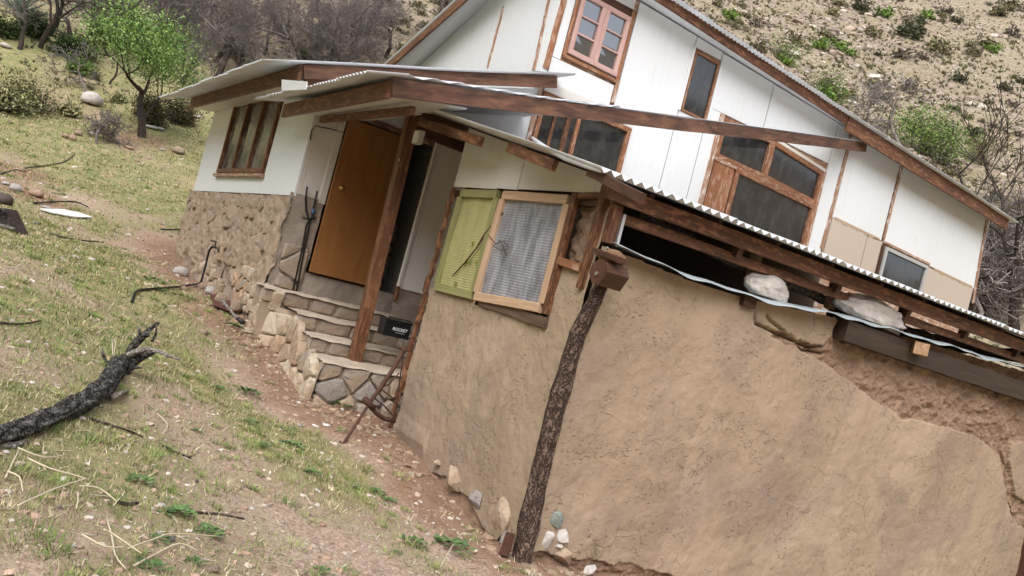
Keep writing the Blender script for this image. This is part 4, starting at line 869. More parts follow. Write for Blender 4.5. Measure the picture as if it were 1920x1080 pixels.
# spade
sg = hit(425,592); sp_ = thing('spade', 'old spade with rusted blade lying in the dirt by the steps', 'spade', sg)
q = [hit(*k)+Vector((0,0,.05)) for k in ((392,562),(410,556),(440,557),(456,572),(452,590),(430,592),(398,580))]
MB().prism(q,(0,0,.012)).build('blade', SPADE, sp_); h0, h1 = hit(414,577)+Vector((0,0,.09)), hit(442,604)+Vector((0,0,.05))
MB().tube([h0,h0.lerp(h1,.5),h1],[.022,.02,.018],8).build('shaft', DEADWD, sp_, True); MB().tube([h1, hit(449,607)+Vector((0,0,.04)), hit(457,611)+Vector((0,0,.03))],[.02,.026,.03],8).build('grip', BLACK, sp_, True)
# standpipe
sp0 = hit(370,540); pi_ = thing('water_pipe', 'black water pipe with a tap rising against the stone plinth', 'pipe', sp0); dd = depth_of(sp0)
gpts = [hit(*k)+Vector((0,0,.03)) for k in ((246,570),(252,553),(262,548),(300,545),(340,541),(368,536))]
w1 = [onX(*k,SX-.32) for k in ((377,528),(385,500),(392,470),(397,463))]
MB().tube(gpts+w1,.016,7).build('pipe', BLACK, pi_, True); MB().tube([onX(*k,SX-.32) for k in ((397,463),(408,465),(410,472))],.016,7).build('tap', TRUNK, pi_, True); MB().tube([onX(*k,SX-.32) for k in ((403,463),(405,453),(396,451))],.012,6).build('tap_handle', TRUNK, pi_, True)
# charred log
lg = thing('charred_log', 'charred black fallen branch lying on the grass', 'log', hit(120,790))
def gl(px, py, h): v = hit(px, py); return v+Vector((0,0,h))
def smooth_path(pts, n=9):
    out = []; P_ = [Vector(p) for p in pts]
    for i in range(len(P_)-1):
        a, b, c, d = P_[max(i-1,0)], P_[i], P_[i+1], P_[min(i+2,len(P_)-1)]
        for k in range(n):
            t = k/n; out.append(.5*((2*b)+(c-a)*t+(2*a-5*b+4*c-d)*t*t+(3*b-a-3*c+d)*t*t*t))
    out.append(P_[-1]); return out
def rough_tube(pts, rads, n=16, amp=.16, seed=1):
    P_ = smooth_path(pts); R_ = np.interp(np.linspace(0,1,len(P_)), np.linspace(0,1,len(rads)), rads); mb = MB(); vs = []; gs = []; acc = 0
    for i, p in enumerate(P_):
        t = (P_[min(i+1,len(P_)-1)]-P_[max(i-1,0)]).normalized(); a_ = t.cross(Vector((.2,.1,1))).normalized(); b_ = t.cross(a_)
        if i: acc += (p-P_[i-1]).length
        for k in range(n):
            th = 2*math.pi*k/n; r = R_[i]*(1+amp*float(fbm(math.cos(th)*1.3+seed, math.sin(th)*1.3, acc*5, 2))+amp*.9*float(vnoise(math.cos(th)*5+seed, math.sin(th)*5, acc*(4 if n > 12 else 12))))
            vs.append(p+a_*math.cos(th)*r+b_*math.sin(th)*r); gs.append((acc, math.cos(th)*R_[i], math.sin(th)*R_[i]))
    fs = [(i*n+k, i*n+(k+1)%n, (i+1)*n+(k+1)%n, (i+1)*n+k) for i in range(len(P_)-1) for k in range(n)]
    fs += [tuple(range(n-1,-1,-1)), tuple((len(P_)-1)*n+k for k in range(n))]
    return mb.add(vs, fs, gs)
LP = [(-70,842,44),(-20,823,44),(30,806,46),(80,788,47),(130,766,48),(178,738,48),(208,708,48),(226,678,42)]
LQ = [atD(a, b, depth_of(hit(a, b+w*.42))-.03) for a, b, w in LP]
rough_tube(LQ, [w*.36*depth_of(q)/F for (a, b, w), q in zip(LP, LQ)], 36, .26).build('trunk', CHAR, lg, True)
dlog = depth_of(LQ[-1]); rough_tube([LQ[-2],atD(236,680,dlog),atD(250,650,dlog),atD(262,635,dlog),atD(280,628,dlog)],[.04,.04,.034,.026,.012],14,.35,3).build('branch', CHAR, lg, True)
rough_tube([atD(246,655,dlog),atD(268,632,dlog),atD(284,615,dlog+.05),atD(298,604,dlog+.05)],[.03,.025,.018,.01],8,.2,5).build('branch', CHAR, lg, True); rough_tube([atD(240,668,dlog),atD(275,655,dlog-.1),atD(310,664,dlog-.1),atD(337,674,dlog-.1)],[.028,.02,.015,.007],8,.25,6).build('branch', DEADWD, lg, True)
rough_tube([gl(205,760,.06),gl(225,752,.06),atD(246,730,dlog-.2)],[.02,.015,.008],8,.25,7).build('branch', DEADWD, lg, True); rough_tube([atD(232,690,dlog),atD(262,672,dlog),atD(290,660,dlog)],[.05,.03,.012],8,.2,8).build('branch', CHAR, lg, True)
def stick(px, r, mat, label, name='stick', cat='stick', group=None, lift=.015):
    pts = smooth_path([gl(a, b, lift) for a, b in px], 3); o = MB().tube(pts, [r*(1-.4*i/len(pts)) for i in range(len(pts))], 5, .1).build(name, mat, None, True)
    return tag(o, label, cat, group)
for pp, r_ in (([(205,690),(196,672),(190,655)],.02),([(236,700),(250,690),(266,690)],.02),([(150,778),(160,765),(168,760)],.015),([(255,650),(262,628),(258,612)],.02),([(285,640),(292,625),(293,608)],.015)):
    rough_tube([atD(*q, dlog-.05) for q in pp],[r_,r_*.7,r_*.35],8,.25,9).build('branch', CHAR, lg, True)
stick([(-8,836),(20,842),(45,834)],.03,DEADWD,'white splintered branch stub below the charred log')
stick([(163,788),(200,800),(235,810),(267,823)],.010,TRUNK,'dark thin twig below the right end of the charred log'); stick([(303,840),(330,853),(357,862)],.010,TRUNK,'short dark twig with a pale tip, right of the grass tufts')
stick([(367,965),(410,968),(457,977)],.008,POLE,'grey straight twig poking from the broad weed'); stick([(218,947),(240,950),(257,948)],.012,TRUNK,'short thick dark twig above the broad weed')
STL = ['short pale stalk standing up at the left edge below the log','bent pale stalk curling down at the left edge','long pale stalk running from the left edge up to a forked end','tiny pale side twig hanging from the fork of the long stalk','pale stalk arching right and down from the fork','thin pale stalk crossing just above the fork','steep pale stalk reaching the bottom edge, longest of the steep ones','long low pale stalk arching over the broad weeds','short pale stalk lying left at the bottom edge','pale stalk curving up from the bottom edge under the broad weeds','single pale stalk in front of the large weed near the corner post','short thin pale stalk slanting into the bottom straw pile','pale stalk beside the white splintered branch stub','small pale stem among stones at the foot of the log','pale upright stem in front of the burnt log end']
STRAW = simple('dry_straw', (.56,.48,.34), .8)
for i, pp in enumerate(([(7,907),(20,880),(33,853)],[(7,907),(30,918),(36,945)],[(23,987),(60,968),(110,945),(163,927)],[(143,933),(143,950),(140,965)],[(143,933),(180,937),(213,962)],[(43,893),(85,912),(127,923),(160,933)],[(197,983),(207,1020),(213,1053),(232,1079)],[(233,1053),(280,1035),(320,1023),(417,1027)],[(143,1040),(187,1063),(227,1063)],[(248,1073),(290,1050),(333,1030),(370,1045)],[(863,1010),(840,1045),(822,1079)],[(185,1030),(205,1040),(255,1075)],[(30,850),(80,868),(125,862)],[(290,790),(310,812),(300,830)],[(205,655),(207,690),(213,650)])):
    stick(pp,.005,STRAW,STL[i],'dry_stalk','stalk','dry stalks lying in the foreground',.03+.03*(i%3))
# black irrigation hose pieces
for i, (pp, lb) in enumerate((([(0,328),(40,318),(85,312),(120,305),(140,290)],'thin black hose crossing the red soil at the left edge'),([(62,383),(105,380),(140,380),(165,390)],'thin black hose piece behind the white plank'),([(95,440),(120,448),(165,454),(195,456)],'thin black hose piece on the grass in front of the white plank'),([(300,432),(330,432),(347,428)],'thin black hose end beside the stone plinth'),([(0,610),(40,612),(75,606)],'dark twig on the grass at the left edge'))):
    stick(pp,.016 if i < 4 else .01,BLACK if i < 4 else TRUNK,lb,'hose' if i < 4 else 'stick','hose' if i < 4 else 'stick',None,.02)
# old dark machine part at the left edge
jk = thing('scrap_machine', 'dark rusty machine part lying at the left edge of the grass', 'scrap metal', hit(0,425))
JB = hit(10,430); jd = depth_of(JB)
MB().prism([atD(*q) for q in ((-30,405,jd),(8,390,jd),(22,420,jd),(30,436,jd),(-30,428,jd))], to_house((0,.3,0))).build('body', TRUNK, jk); MB().tube([atD(*q) for q in ((-12,408,jd-.05),(2,392,jd-.05),(10,396,jd-.05),(8,404,jd-.05))],.02,6).build('ring', BLACK, jk, True)
MB().tube([atD(-20,416,jd-.06),atD(28,430,jd-.06)],.02,6).build('bar', DEADWD, jk, True); mobj('cap', blob(77,2,(.16,.16,.1),.2), TRUNK, jk, loc=atD(2,374,jd+.5))
# plank
pq = [gl(*k,.03) for k in ((74,396),(118,397),(150,404),(173,412),(140,411),(100,404))]
tag(MB().prism(pq,(0,0,.02)).build('plank', PAPER), 'weathered white plank lying on the grass', 'plank')
# ------------------------------------------------------------------ rocks lying about
rocks = [(171,186,40,26,ROCK_WHITE,'large white boulder on the slope left of the green tree'),(122,254,13,10,ROCK_PINK,'pinkish stone, leftmost of the three-stone cluster on the grass'),(135,257,15,14,ROCK_PINK,'pinkish stone in the middle of the three-stone cluster on the grass'),(146,249,16,13,ROCK_TAN,'tan stone, right one of the three-stone cluster on the grass'),
 (333,281,24,17,ROCK_TAN,'tan pointed stone in front of the green tree, nearest the house'),(303,280,13,6,ROCK_WHITE,'flat white stone left of the tan pointed stone'),(219,265,10,8,ROCK_WHITE,'small white stone on the dark soil left of the green tree'),(209,250,12,8,ROCK_WHITE,'white stone close left of the green tree trunk'),(188,248,10,7,ROCK_WHITE,'small white stone beside the thin sapling'),(240,276,18,8,ROCK_PINK,'flat pinkish stone below the green tree'),
 (28,351,22,18,ROCK_WHITE,'pale round stone at the red soil patch'),(10,343,16,9,ROCK_WHITE,'flat pale stone at the left edge by the red soil'),(66,362,26,16,ROCK_PINK,'orange-pink slab leaning on the red soil'),(40,318,16,10,ROCK_TAN,'tan stone beside the black hose'),(86,388,22,6,ROCK_WHITE,'flat white stone just behind the white plank'),(68,418,12,6,ROCK_GREY,'small grey stone in front of the white plank'),
 (380,622,18,14,ROCK_TAN,'round cream stone in the dirt below the spade'),(10,85,24,12,ROCK_WHITE,'pale stones at the far left on the green slope'),(200,677,12,7,ROCK_WHITE,'small bluish white stone on the grass above the charred log'),(283,238,26,8,ROCK_WHITE,'flat white rock under the shrub right of the tree trunk'),(300,241,20,8,ROCK_WHITE,'flat pale rock beside the shrub at the house'),(370,218,16,8,ROCK_WHITE,'pale rock on the slope next to the house wall'),
 (338,508,30,22,ROCK_WHITE,'big pale stone at the foot of the plinth near the pipe'),(412,560,26,30,ROCK_TAN,'tan stone against the plinth above the spade'),(440,575,22,30,ROCK_TAN,'upright tan stone beside the spade blade'),(394,545,24,18,ROCK_WHITE,'pale stone behind the spade blade'),(344,540,14,12,ROCK_TAN,'small tan stone beside the pipe bend'),
 (397,1065,30,14,ROCK_TAN,'flat broken tan stone at the bottom edge of the lawn'),(257,881,14,5,ROCK_TAN,'flat cream chip above the round weed'),(367,902,9,12,TRUNK,'small black burnt lump on the pale soil'),(320,1010,16,12,ROCK_GREY,'grey brown stone between the broad weeds'),(776,1005,9,7,ROCK_PINK,'small pink stone near the foot of the mud wall'),(110,952,9,10,ROCK_GREY,'small square grey chip among the dry stalks'),(590,798,15,5,PAPER,'white broken tile shard near the iron frame'),(562,797,12,6,ROCK_WHITE,'white crumpled scrap beside the tile shard'),(610,796,20,4,PAPER,'long white shard on the soil near the steps'),(505,887,4,9,PAPER,'tiny white upright chip on the sandy soil'),(567,846,9,4,ROCK_WHITE,'white chip beside the green weed on the sand'),(690,930,0,0,None,'')]
BL = [blob(100+i, 2, (1,1,1), .28, 1.1) for i in range(6)]
for i, (px, py, w, h, m, lab) in enumerate(rocks):
    if not m: continue
    p = hit(px, py+h*.35); d = depth_of(p); s = d/F; me = BL[i%6].copy(); me.materials.clear()
    o = mobj('rock', me, m, None, p+Vector((0,0,h*s*.28)), (0,0,i*1.3), (w*s*.5, w*s*.42, h*s*.52)); tag(o, lab, 'rock')
# ------------------------------------------------------------------ vegetation
rs = np.random.RandomState(7)
def leaf_mesh(name, pts, size, cols, rnd, nrm_up=.3, ratio=.45):
    n = len(pts); ax = rnd.normal(size=(n,3)); ax /= np.linalg.norm(ax, axis=1)[:, None]; b = rnd.normal(size=(n,3)); b[:, 2] *= nrm_up; b -= ax*(b*ax).sum(1)[:, None]; b /= np.linalg.norm(b, axis=1)[:, None]
    s = size*rnd.uniform(.6, 1.4, (n,1)); V = np.stack([pts-ax*s, pts+b*s*ratio, pts+ax*s, pts-b*s*ratio], 1).reshape(-1, 3)
    Fc = np.arange(n*4).reshape(n, 4); return np_mesh(name, V, Fc, {'col': np.repeat(cols, 4, 0)})
def branches(seed, height, levels=4, spread=.55, rad=.09, kids=(3,5), up=.35, crook=.25, shrink=.68, n0=6, start=None, direction=(0,0,1), minr=.006, tf=.36):
    rnd = random.Random(seed); trunk = MB(); twig = MB(); tips = []
    def grow(p, d, ln, r, lv):
        pts = [p]; q = p; dd = d.copy(); ns = 5 if lv == 0 else 4 if lv < 3 else 3
        for k in range(ns):
            dd = (dd+Vector((rnd.gauss(0,crook),rnd.gauss(0,crook),rnd.gauss(0,crook)+up*.12))).normalized(); q = q+dd*ln/ns; pts.append(q)
        r2 = max(minr, r*.55); rad_ = [r+(r2-r)*i/ns for i in range(ns+1)]
        (trunk if lv == 0 else twig).tube(pts, rad_, 7 if lv == 0 else 4 if lv < 2 else 3, .1 if lv == 0 else 0, False, rnd)
        if lv >= levels: tips.append((q, dd)); return
        nk = rnd.randint(*kids)
        for k in range(nk):
            f = rnd.uniform(.35, 1.) if k else 1.; i = min(ns-1, int(f*ns)); b = pts[i].lerp(pts[i+1], f*ns-i if f < 1 else 1)
            a = Vector((rnd.gauss(0,1),rnd.gauss(0,1),rnd.gauss(0,.6)+up)).normalized(); nd = (dd*(1-spread)+a*spread).normalized()
            grow(b, nd, ln*shrink*rnd.uniform(.75,1.15), max(minr, r2*rnd.uniform(.6,.95)), lv+1)
        tips.append((q, dd))
    grow(Vector(start or (0,0,-.15)), Vector(direction).normalized(), height*tf, rad, 0)
    return trunk, twig, tips
TREES = {}
def tree_kind(key, mat, twmat, **k):
    t, w, tips = branches(**k); TREES[key] = (t.mesh('trunk', True), w.mesh('branches', True), mat, twmat, tips)
def put_tree(key, name, loc, s, rz, label, cat='tree', group=None, tilt=(0,0), hpx=None):
    t, w, m, wm_, tips = TREES[key]
    if hpx: s = hpx*depth_of(loc)/F/max(q.z for q, _ in tips)
    r = thing(name, label, cat, loc, group); r.scale = (s,)*3; r.rotation_euler = (tilt[0], tilt[1], rz)
    mt = Matrix.LocRotScale(Vector(loc), r.rotation_euler, r.scale)
    for nm, me, mm_ in (('trunk', t, m), ('branches', w, wm_)):
        o = bpy.data.objects.new(nm, me)
        if not me.materials: me.materials.append(mm_)
        COL.objects.link(o); o.parent = r
    return r
for i in range(5): tree_kind('thicket%d'%i, TRUNK, TWIG, seed=200+i, height=6.2, levels=5, spread=.62, rad=.15, kids=(3,4), up=.25, crook=.24, shrink=.74, minr=.008)
tree_kind('bare_dark', TRUNK, TRUNK, seed=318, height=6.5, levels=4, spread=.45, rad=.2, kids=(3,4), up=.3, crook=.17, shrink=.76, minr=.014, direction=(-.30,.2,1), tf=.6)
tree_kind('dead_grey', DEADWD, DEADWD, seed=321, height=4.5, levels=4, spread=.7, rad=.07, kids=(4,5), up=.1, crook=.25, shrink=.66, minr=.012)
tree_kind('thin', TRUNK, TWIG, seed=331, height=4.0, levels=3, spread=.5, rad=.06, kids=(3,4), up=.4, crook=.15, shrink=.7, minr=.008)
tree_kind('twiggy', TWIG, TWIG, seed=341, height=2.4, levels=4, spread=.75, rad=.04, kids=(4,6), up=.15, crook=.3, shrink=.7, start=(0,0,-.1), minr=.008)
LBLT = 'leafless grey-brown tree in the thicket behind the house'
rnd = random.Random(55)
for i in range(40):
    px = rnd.uniform(150, 860) if i > 3 else rnd.uniform(20, 200); py = (165-rnd.random()**1.3*150) if px > 300 else rnd.uniform(45, 95)
    p = hit(px, py); put_tree('thicket%d'%(i%5), 'bare_tree', p, 1, rnd.uniform(0,6.28), LBLT, 'tree', 'bare trees of the thicket behind the house', hpx=rnd.uniform(110,210))
# green acacia-like tree
def leafy(seed, height, n, size, cols, key_kw, name, loc, label, cat, leafspread=.28, scale=1., rz=0, mat=TRUNK, group=None, low=12, fit=None):
    t, w, tips = branches(seed=seed, height=height, **key_kw); r = thing(name, label, cat, loc, group); R_ = np.random.RandomState(seed)
    o = bpy.data.objects.new('trunk', t.mesh('trunk', True)); o.data.materials.append(mat); COL.objects.link(o); o.parent = r
    o = bpy.data.objects.new('branches', w.mesh('branches', True)); o.data.materials.append(mat); COL.objects.link(o); o.parent = r
    tp = np.array([q[:] for q, _ in tips]); tp = tp[tp[:, 2] > np.percentile(tp[:, 2], low)]; idx = R_.randint(0, len(tp), n); pts = tp[idx]+R_.normal(size=(n,3))*leafspread*height*.12
    cb = np.array(cols); cc = cb[R_.randint(0, len(cb), n)]*R_.uniform(.75,1.25,(n,1))
    o = bpy.data.objects.new('crown', leaf_mesh('crown', pts, size, cc, R_)); o.data.materials.append(LEAF); COL.objects.link(o); o.parent = r
    if fit: scale = fit/(tp[:, 2].max()+.1)
    r.scale = (scale,)*3; r.rotation_euler.z = rz; return r
p = hit(268,256); d = depth_of(p); Hm = 215*d/F
leafy(61, Hm, 15000, .030, [(.15,.25,.06),(.2,.31,.085),(.11,.185,.05),(.25,.34,.13)], dict(levels=4, spread=.5, rad=.10, kids=(3,5), up=.5, crook=.16, shrink=.72, minr=.008), 'green_tree', p, 'bright green feathery tree with forked trunk left of the house', 'tree', .5, low=14, fit=Hm*1.12)
OL = [(.22,.22,.10),(.29,.28,.14),(.17,.175,.08),(.33,.31,.17)]; DK = [(.055,.085,.03),(.075,.11,.035),(.045,.065,.025)]; BRN = [(.14,.11,.055),(.10,.08,.045),(.09,.1,.04)]; BRI = [(.13,.21,.05),(.17,.25,.07),(.09,.15,.035),(.2,.24,.1)]
kwb = dict(levels=3, spread=.85, rad=.04, kids=(5,7), up=.25, crook=.3, shrink=.78, minr=.008)
def bush(px, py, wpx, cols, n, label, seed, size=.07, name='shrub', cat='shrub', group=None, ls=.8):
    p = hit(px, py); d = depth_of(p); return leafy(seed, wpx*d/F, int(n*2.4), size*.5, cols, kwb, name, p, label, cat, ls, group=group, fit=wpx*d/F*.85)
bush(62,212,95,OL,1500,'big olive-yellow twiggy shrub at the far left',71); bush(8,205,70,OL,900,'olive-yellow shrub half cut off by the left edge',72)
bush(285,236,80,BRN,2200,'brown olive shrub behind the green tree trunk',73); bush(325,228,60,BRN,1400,'brown twiggy shrub between the green tree and the house',74); bush(222,192,30,OL,300,'low olive scrub right of the white boulder',75)
bush(150,112,62,DK,2400,'dark green dense bush behind the dead sapling',76,.08); bush(112,98,45,DK,1300,'dark green bush in front of the dark leaning trunk',77,.08); bush(150,140,45,BRI,900,'small bright green bush at the foot of the dead sapling',78); bush(62,66,55,DK,1500,'dark green low growth on the slope at the upper left',79,.08); bush(12,70,45,DK,1200,'dark green low growth at the left edge',80,.08)
bush(128,215,34,OL,350,'sparse olive scrub below the white boulder',85); bush(182,150,30,OL,300,'pale olive scrub around the dead sapling',86)
p = hit(162,174); put_tree('dead_grey', 'dead_tree', p, 1, 1.0, 'small bleached dead sapling right of the olive shrub', 'dead tree', hpx=95)
p = hit(222,85); put_tree('dead_grey', 'dead_tree', p, 1, 3.0, 'bleached dead branches above the green slope', 'dead tree', hpx=75)
p = hit(75,90); put_tree('bare_dark', 'bare_tree', p, 1, 2.2, 'dark leaning bare tree trunk at the upper left', 'tree', hpx=260)
p = hit(205,158); put_tree('thin', 'bare_tree', p, 1, .4, 'thin dark sapling between the dead sapling and the green tree', 'tree', hpx=110)
p = hit(182,268); put_tree('twiggy', 'bare_tree', p, 1, .4, 'thin pale sapling standing in the grass', 'sapling', hpx=70)
# blue-green agave at the upper left
p = hit(36,26); ag = thing('agave', 'blue-green agave at the top left corner', 'agave', p)
for k in range(16):
    th = k*2.4; el = .35+.8*(k/16); v = Vector((math.cos(th)*math.cos(el), math.sin(th)*math.cos(el), math.sin(el))); sd_ = Vector((-math.sin(th),math.cos(th),0))
    MB().prism([p-sd_*.06, p+v*.5-sd_*.08, p+v*1.1, p+v*.5+sd_*.08, p+sd_*.06], Vector((0,0,.03))).build('leaf', simple('agave_leaf',(.12,.19,.17)) if k == 0 else bpy.data.materials['agave_leaf'], ag)
# right side
p = hit(1905,622); put_tree('bare_dark', 'bare_tree', p, 1, 0, 'tall dark bare tree right of the house gable', 'tree', None, (0,0), hpx=480)
p = hit(1690,290); put_tree('dead_grey', 'dead_tree', p, 1, 1.1, 'grey leafless tree rising behind the right roof slope', 'dead tree', hpx=150); p = hit(1625,225); put_tree('dead_grey', 'dead_tree', p, 1, 2.1, 'grey leafless shrub behind the middle of the roof slope', 'dead tree', hpx=75)
rnd = random.Random(8)
for i in range(16):
    p = hit(1790+rnd.uniform(0,150), 470+rnd.uniform(0,150)); put_tree(('twiggy','dead_grey','thicket1')[i%3], 'bare_shrub', p, 1, rnd.uniform(0,6), 'tangled grey leafless shrub beyond the right end of the house', 'shrub', 'leafless shrubs right of the house', hpx=rnd.uniform(70,170))
bush(1745,300,105,BRI,2600,'bright green bush right of the grey leafless tree',81,.11); bush(1548,190,80,BRI,1600,'bright green bush behind the right roof slope, nearest its middle',82,.11); bush(1480,125,70,BRI,900,'small green bush peeping over the roof slope',83,.1); bush(1895,420,60,OL,900,'green bush at the right edge beside the bare tree',84,.11); bush(1840,310,80,OL,900,'olive bush low on the hillside by the bare tree',87,.1); bush(1790,390,70,OL,1200,'green bush below the fork of the bare tree',88,.1)
# hillside shrubs
def shrub_mesh(seed, cols, n=260, size=.11):
    R_ = np.random.RandomState(seed); th = R_.uniform(0, 6.28, n); u_ = R_.uniform(0,1,n)**.5; ph = R_.uniform(0,1.45,n)
    lobes = 1+.25*np.sin(th*3+seed)+.2*np.sin(th*5+2*seed); rr_ = (.35+.65*u_)*lobes
    pts = np.stack([np.cos(th)*np.cos(ph*.9)*rr_*.62, np.sin(th)*np.cos(ph*.9)*rr_*.62, np.sin(ph)*rr_*.62+.03], -1); cc = np.array(cols)[R_.randint(0,len(cols),n)]*R_.uniform(.6,1.3,(n,1))
    me = leaf_mesh('shrub', pts, size, cc, R_, 1., .5); me.materials.append(LEAF); return me
HS = {'olive': [shrub_mesh(s, [(.15,.14,.07),(.2,.18,.095),(.11,.105,.055)]) for s in (1,2,3)], 'grey': [shrub_mesh(s, [(.17,.14,.11),(.12,.1,.08),(.22,.19,.15)]) for s in (4,5,6)], 'dark': [shrub_mesh(s, [(.055,.06,.032),(.08,.085,.045)]) for s in (7,8)], 'green': [shrub_mesh(s, [(.14,.23,.04),(.18,.29,.06),(.1,.17,.035)]) for s in (9,10)]}
HL = {'olive': 'olive brown shrub on the dry hillside', 'grey': 'grey leafless-looking shrub on the dry hillside', 'dark': 'dark shrub on the dry hillside', 'green': 'bright green bush on the dry hillside'}
def hshrub(px, py, kind, w):
    p = hit(px, py); d = depth_of(p); s = w*d/F; me = rnd.choice(HS[kind])
    o = mobj('shrub', me, None, None, p-Vector((0,0,.05*s)), (rnd.uniform(-.15,.15),rnd.uniform(-.15,.15),rnd.uniform(0,6.28)), (s,s*rnd.uniform(.8,1.2),s*rnd.uniform(.7,1.05))); tag(o, HL[kind], 'shrub', kind+' shrubs scattered over the hillside')
for px, py, k, w in ((1368,36,'green',32),(1535,92,'green',28),(1570,92,'green',28),(1590,104,'green',22),(1655,32,'green',34),(1738,34,'green',26),(1488,80,'olive',28),(1468,118,'green',30),(1640,172,'dark',34),(1655,188,'dark',26),(1820,256,'dark',30),(1615,22,'dark',34),(1560,30,'olive',26),(1755,98,'olive',40),(1730,112,'grey',30),(1845,88,'olive',32),(1890,15,'dark',34),(1420,95,'olive',30),(1412,50,'grey',26),(1700,70,'dark',40),(1715,62,'dark',34),(1690,110,'grey',36),(1545,190,'green',40)): hshrub(px, py, k, w)
for i in range(272):
    if rnd.random() < .68: px, py = rnd.uniform(1240,1940), rnd.uniform(-15,420)
    else: px, py = rnd.uniform(560,880), rnd.uniform(-15,125)
    hshrub(px, py, rnd.choices(('olive','grey','dark','green'), (5,4,2.6,.25))[0], 8+26*rnd.random()**1.6*(1 if px > 1000 else .8))
# cactus cluster
p = hit(1702,62); cc_ = thing('cactus', 'cluster of upright columnar cactus on the hillside', 'cactus', p)
s = depth_of(p)/F; CACT = simple('cactus_skin', (.09,.085,.05), .8)
for k in range(9):
    q = p+Vector((rnd.uniform(-14,14)*s, rnd.uniform(-10,10)*s, -.1)); MB().tube([q, q+Vector((rnd.uniform(-3,3)*s,0,rnd.uniform(14,26)*s))],[2.6*s,1.9*s],7).build('stem', CACT, cc_, True)
# small scrub, rocks and grit on the hillside, and litter/grass near: uncountable stuff
def scatter_polar(n, d0, d1, a0=-44, a1=44, seed=1, pw=.5):
    R_ = np.random.RandomState(seed); d = (d0**pw+(d1**pw-d0**pw)*R_.uniform(0,1,n))**(1/pw); a = np.radians(R_.uniform(a0, a1, n)); x = CAM.x+d*np.cos(az_c-a); y = CAM.y+d*np.sin(az_c-a)
    return x, y, d, R_
def inside(x, y): return ((x > -1.05)&(x < 14.6)&(y > 5.1)&(y < 11.1))|((x > -.0)&(x < 9.2)&(y > 0)&(y < 5.3))|((x > -.92)&(x < .3)&(y > 3.05)&(y < 5.4))
ICO = None
def rocks_stuff(name, x, y, size, cols, R_, mat, sink=.25, flat=.6):
    phi = (1+5**.5)/2; v = np.array([(-1,phi,0),(1,phi,0),(-1,-phi,0),(1,-phi,0),(0,-1,phi),(0,1,phi),(0,-1,-phi),(0,1,-phi),(phi,0,-1),(phi,0,1),(-phi,0,-1),(-phi,0,1)])/1.9
    f = np.array([(0,11,5),(0,5,1),(0,1,7),(0,7,10),(0,10,11),(1,5,9),(5,11,4),(11,10,2),(10,7,6),(7,1,8),(3,9,4),(3,4,2),(3,2,6),(3,6,8),(3,8,9),(4,9,5),(2,4,11),(6,2,10),(8,6,7),(9,8,1)])
    n = len(x); z = T(x, y); j = R_.uniform(.65,1.35,(n,12,1)); th = R_.uniform(0,6.28,n); st_x = R_.uniform(.7,1.5,n)
    P_ = v[None]*j; P_[..., 2] *= flat; P_[..., 0] *= st_x[:, None]
    X = P_[...,0]*np.cos(th)[:,None]-P_[...,1]*np.sin(th)[:,None]; Y = P_[...,0]*np.sin(th)[:,None]+P_[...,1]*np.cos(th)[:,None]
    V = np.stack([x[:,None]+X*size[:,None], y[:,None]+Y*size[:,None], z[:,None]+(P_[...,2]+sink*0)*size[:,None]], -1).reshape(-1,3)
    Fc = (f[None]+12*np.arange(n)[:,None,None]).reshape(-1,3); me = np_mesh(name, V, Fc, {'col': np.repeat(cols, 12, 0)})
    o = mobj(name, me, mat); return o
def pick(R_, pal, n, lo=.75, hi=1.2): pal = np.array(pal); return pal[R_.randint(0,len(pal),n)]*R_.uniform(lo,hi,(n,1))
x, y, d, R_ = scatter_polar(20000, 46, 150, seed=21, pw=.7); k = ~inside(x, y)&(fbm(x/7,y/7,2.,3) > -.15); x, y, d = x[k], y[k], d[k]
tag(rocks_stuff('hill_rocks', x, y, R_.uniform(.07,.3,len(x))*(.6+R_.uniform(0,1,len(x))**4*1.6), pick(R_, [(.5,.42,.34),(.42,.33,.26),(.3,.25,.21),(.56,.5,.43)], len(x)), R_, PEB), kind='stuff')
x, y, d, R_ = scatter_polar(32000, 28, 150, seed=22, pw=.8); k = ~inside(x, y); x, y = x[k], y[k]; n = len(x); z = T(x, y); s = R_.uniform(.1,.36,n)*np.clip(dl(x, y)[0]/75, .3, 1); m_ = 9
th = R_.uniform(0,6.28,(n,m_)); ln = R_.uniform(.5,1.3,(n,m_)); cxy = np.stack([x,y,z],-1)[:,None]; tip = cxy+np.stack([np.cos(th)*ln*.8,np.sin(th)*ln*.8,R_.uniform(.4,1.1,(n,m_))],-1)*s[:,None,None]; sdv = np.stack([-np.sin(th),np.cos(th),0*th],-1)*s[:,None,None]*.3
V = np.stack([np.broadcast_to(cxy,tip.shape)-sdv-np.array([0,0,.03]), np.broadcast_to(cxy,tip.shape)+sdv-np.array([0,0,.03]), tip], 2).reshape(-1,3); cc = np.repeat(pick(R_, [(.16,.155,.09),(.2,.185,.11),(.12,.115,.075),(.26,.23,.15),(.13,.15,.075),(.3,.26,.18)], n), m_*3, 0)
tag(mobj('hill_scrub', np_mesh('hill_scrub', V, np.arange(len(V)).reshape(-1,3), {'col': cc}), LEAF), kind='stuff')
